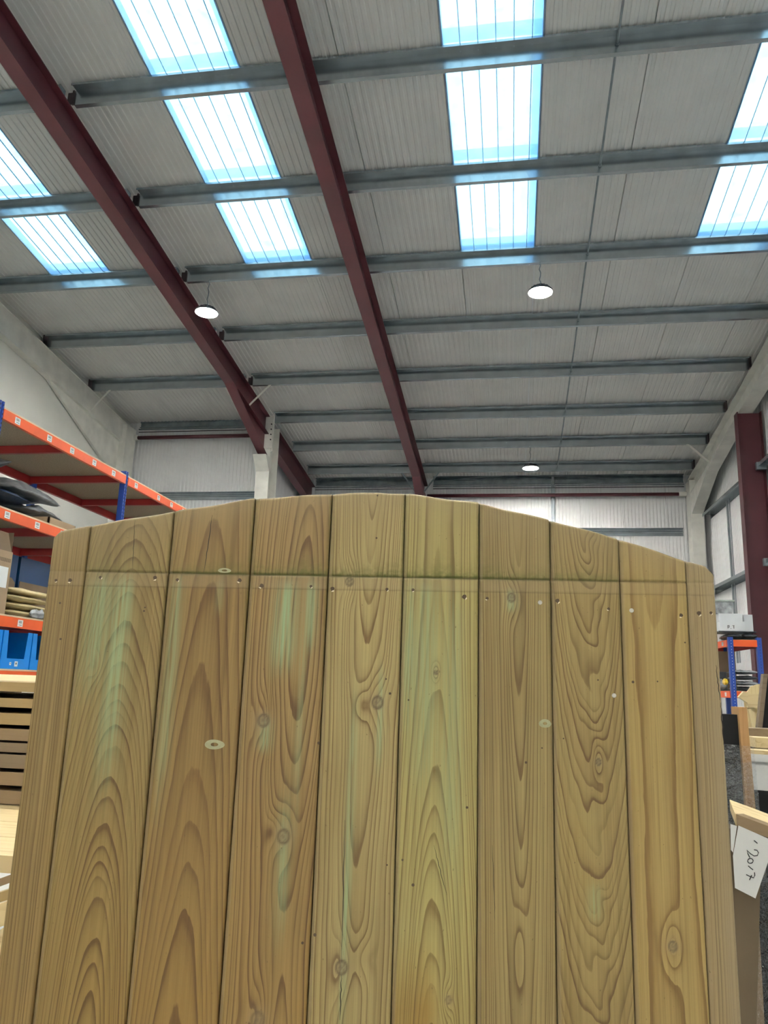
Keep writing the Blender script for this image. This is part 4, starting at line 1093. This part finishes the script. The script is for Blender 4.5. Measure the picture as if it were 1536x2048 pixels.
MB().prism([(1.595, 5.95, 1.500), (1.655, 5.95, 1.46), (1.66, 5.95, 1.535), (1.63, 5.95, 1.54)], (0, .04, 0)).build('rail_end', M['paleX'], g2)
# black framed pane
g3 = thing('framed_window', (1.62, 5.0, 0), 'black pane in a dark frame leaning in front of the small pale gate', 'panel')
def lean(x, z): return x + .17 * (z - 1.31)
MB().prism([(lean(1.455, .05), 5.0, .05), (lean(1.95, .05), 5.0, .05), (lean(1.95, 1.62), 5.0, 1.62), (lean(1.455, 1.62), 5.0, 1.62)], (0, .03, 0)).build('pane', M['black'], g3)
MB().prism([(lean(1.43, 0), 4.99, 0), (lean(1.455, 0), 4.99, 0), (lean(1.455, 1.64), 4.99, 1.64), (lean(1.43, 1.64), 4.99, 1.64)], (0, .05, 0)).build('frame', M['dkbrownX'], g3)
# brown timbers lying across trestle + white board
def bar(x0, x1, y0, y1, z0, z1_, m, name, label, cat, skew=0.0):
    mb = MB(); mb.prism([(x0, y0, z0), (x0, y1, z0), (x0, y1, z1_), (x0, y0, z1_)], (x1 - x0, skew, 0))
    return tag(mb.build(name, m, bevel=.002), label, cat)
gl_ = 'timber lengths stacked at the right edge'
tag(bar(1.10, 1.9, 4.0, 4.12, 1.285, 1.36, M['brownX'], 'timber_beam', 'brown timber beam with a pale end on the right hand pile', 'beam', skew=-.35), group=gl_)
tag(bar(1.085, 1.75, 3.86, 3.97, 1.225, 1.284, M['brownX'], 'timber_beam', 'brown timber beam under the topmost one on the right hand pile', 'beam', skew=-.35), group=gl_)
tag(bar(1.06, 1.7, 3.74, 3.86, 1.285, 1.33, M['paleX'], 'timber_beam', 'short pale timber offcut on the right hand pile', 'beam', skew=-.35), group=gl_)
wt = thing('white_frame_board', (1.4, 3.65, 1.11), 'white painted window board on the right hand pile', 'board')
mb = MB(); mb.prism([(.985, 3.60, 1.125), (.985, 3.72, 1.125), (.985, 3.72, 1.24), (.985, 3.60, 1.24)], (.9, -.35, 0)); mb.build('board', M['whitewood'], wt)
mb = MB(); mb.prism([(.98, 3.585, 1.24), (.98, 3.735, 1.24), (.98, 3.735, 1.268), (.98, 3.585, 1.268)], (.9, -.35, 0)); mb.build('cap', M['whitewood'], wt)
mb = MB(); mb.prism([(.98, 3.60, 1.269), (.98, 3.73, 1.269), (.98, 3.73, 1.284), (.98, 3.60, 1.284)], (.9, -.35, 0)); mb.build('sill', M['paleX'], wt)
tb = thing('work_trestle', (1.35, 3.7, 0), 'dark trestle holding the right hand pile of timber', 'trestle')
MB().box(1.18, 1.85, 3.55, 3.66, 1.04, 1.1095).build('top', M['dkbrownX'], tb)
for x in (1.2, 1.75): MB().prism([(x, 3.5, 0), (x + .06, 3.5, 0), (x + .06, 3.58, 1.04), (x, 3.58, 1.04)], (0, .07, 0)).build('leg', M['dkbrownX'], tb)
MB().box(1.0, 1.9, 3.9, 4.05, 1.16, 1.2245).build('bearer', M['dkbrownX'], tb)
MB().box(1.02, 1.10, 3.9, 4.05, 0, 1.16).build('leg', M['black'], tb)
tag(MB().box(.86, 1.9, 3.05, 3.12, 0, 1.08).build('dark_space_sheet', M['black']), 'black sheet standing for the dark space below the white window board', 'board')  # black sheet painted in for the dark space under the white board

# black panel with timber edge, wrapped in film
wp = thing('wrapped_door', (.55, 2.82, 0), 'black panel with orange timber edge wrapped in clear film', 'panel')
def lx(x, z): return x - .012 * (1.45 - z)
MB().prism([(lx(.25, 0), 2.80, 0.0), (lx(.752, 0) , 2.80, 0.0), (lx(.748, 1.443), 2.80, 1.443), (.25, 2.80, 1.443)], (0, .05, 0)).build('panel', M['black'], wp)
MB().prism([(.755, 2.78, 0.0), (.795, 2.78, 0.0), (.768, 2.78, 1.468), (.742, 2.78, 1.468)], (0, .09, 0)).build('edge_strip', M['oak'], wp)
def film_sheet(name, pts, nx, nzv, amp, parent, seed):
    """crumpled sheet between four corners (bl, br, tr, tl)"""
    bl_, br, tr_, tl = [np.array(q, float) for q in pts]; rng = np.random.default_rng(seed)
    f = nz(rng, 10, 26, 26); mb = MB(); vs = []; fs = []
    for j in range(nzv):
        for i in range(nx):
            a, b_ = i / (nx - 1), j / (nzv - 1)
            p_ = (1 - b_) * ((1 - a) * bl_ + a * br) + b_ * ((1 - a) * tl + a * tr_)
            jit = amp * (.6 * f(a * 2, b_ * 6) + rng.uniform(-.8, .8))
            vs.append(p_ + np.array([0, -abs(jit) - .003, 0]))
    for j in range(nzv - 1):
        for i in range(nx - 1): k = j * nx + i; fs.append((k, k + 1, k + nx + 1, k + nx))
    mb.add(vs, fs); return mb.build(name, M['film'], parent)
film_sheet('film_wrap', [(.25, 2.775, .01), (.80, 2.775, .01), (.778, 2.775, 1.345), (.25, 2.775, 1.37)], 40, 90, .008, wp, 5)
film_sheet('film_wrap', [(.25, 2.768, .3), (.80, 2.768, .45), (.778, 2.768, 1.30), (.25, 2.768, 1.2)], 34, 70, .009, wp, 9)

# leaning brown pack with timber head and paper note
pk = thing('cardboard_pack', (.52, 2.15, 0), 'tall brown cardboard pack leaning behind the right edge of the gate', 'pack')
mb = MB(); mb.prism([(.36, 2.09, 0), (.475, 2.09, 0), (.592, 2.09, 1.18), (.44, 2.09, 1.20)], (0, .10, 0)); mb.build('sleeve', mat('shade_darkened_sleeve', (.125, .092, .052), .75, var=.1, scale=5), pk)  # brown darkened so the colour carries the shadow lying on the pack
hd = thing('timber_block', (.62, 2.2, 1.20), 'sawn timber block with pale top on the brown pack', 'block')
a, b_, c_, d_ = px(1472, 1628, (0, 1, 0), 2.07), px(1536, 1652, (0, 1, 0), 2.07), px(1536, 1684, (0, 1, 0), 2.07), px(1474, 1652, (0, 1, 0), 2.07)
dirv = (b_ - a); b2 = a + dirv * 2.6; c2 = d_ + dirv * 2.6
MB().prism([a, b2, c2, d_], (.02, .012, 0)).build('front', M['brownX'], hd)
MB().prism([a + (.0005, .0125, .0), b2 + (.0005, .0125, 0), c2 + (0, .0125, 0), d_ + (0, .0125, 0)], (.03, .16, .012)).build('top', M['paleX'], hd)
# paper note
note = thing('paper_note', (.56, 2.055, 1.05), 'white paper note handwritten with 2017 fixed to the brown pack', 'note')
PY_ = 2.062
corners = [px(u, v, (0, 1, 0), PY_) for u, v in [(1477, 1651), (1545, 1681), (1548, 1690), (1511, 1797), (1470, 1776), (1466, 1712)]]
MB().prism(corners, (0, .0012, 0)).build('sheet', M['paper'], note)
flapc = [px(u, v, (0, 1, 0), PY_ + .004) for u, v in [(1461, 1648), (1474, 1652), (1466, 1705), (1462, 1700)]]
MB().prism(flapc, (0, .0012, 0)).build('folded_corner', M['paper'], note)
def z6(q): return px(1440 + q[0] / 4.573, 1600 + q[1] / 4.573, (0, 1, 0), PY_ - .0012)
loop = [(278 + 25 * math.cos(t), 557 + 23 * math.sin(t)) for t in np.linspace(0, 2 * math.pi, 13)]
strokes = [[(312, 455), (338, 460), (352, 482), (342, 508), (312, 512), (280, 492), (246, 460), (256, 494), (272, 527)], loop, [(258, 602), (280, 622), (302, 638)],
           [(315, 662), (318, 690), (308, 712), (274, 700), (240, 682)], [(290, 688), (270, 732)], [(312, 370), (342, 396)]]
mb = MB()
for s_ in strokes: mb.tube([z6(q) for q in s_], .0011, 5)
mb.build('handwriting', M['ink'], note)
# wrapped black boards at the lower right corner
wk = thing('wrapped_boards', (.72, 2.4, 0), 'black boards with brown edge wrapped in shiny film, lower right corner', 'boards')
MB().box(.50, .95, 2.36, 2.42, 0, 1.02).build('board', M['black'], wk)
MB().prism([(.59, 2.33, 0), (.625, 2.33, 0), (.640, 2.33, 1.10), (.610, 2.33, 1.10)], (0, .028, 0)).build('edge_strip', M['carton'], wk)
film_sheet('film_wrap', [(.50, 2.315, .01), (.95, 2.315, .01), (.95, 2.315, 1.06), (.52, 2.315, 1.10)], 36, 80, .008, wk, 15)
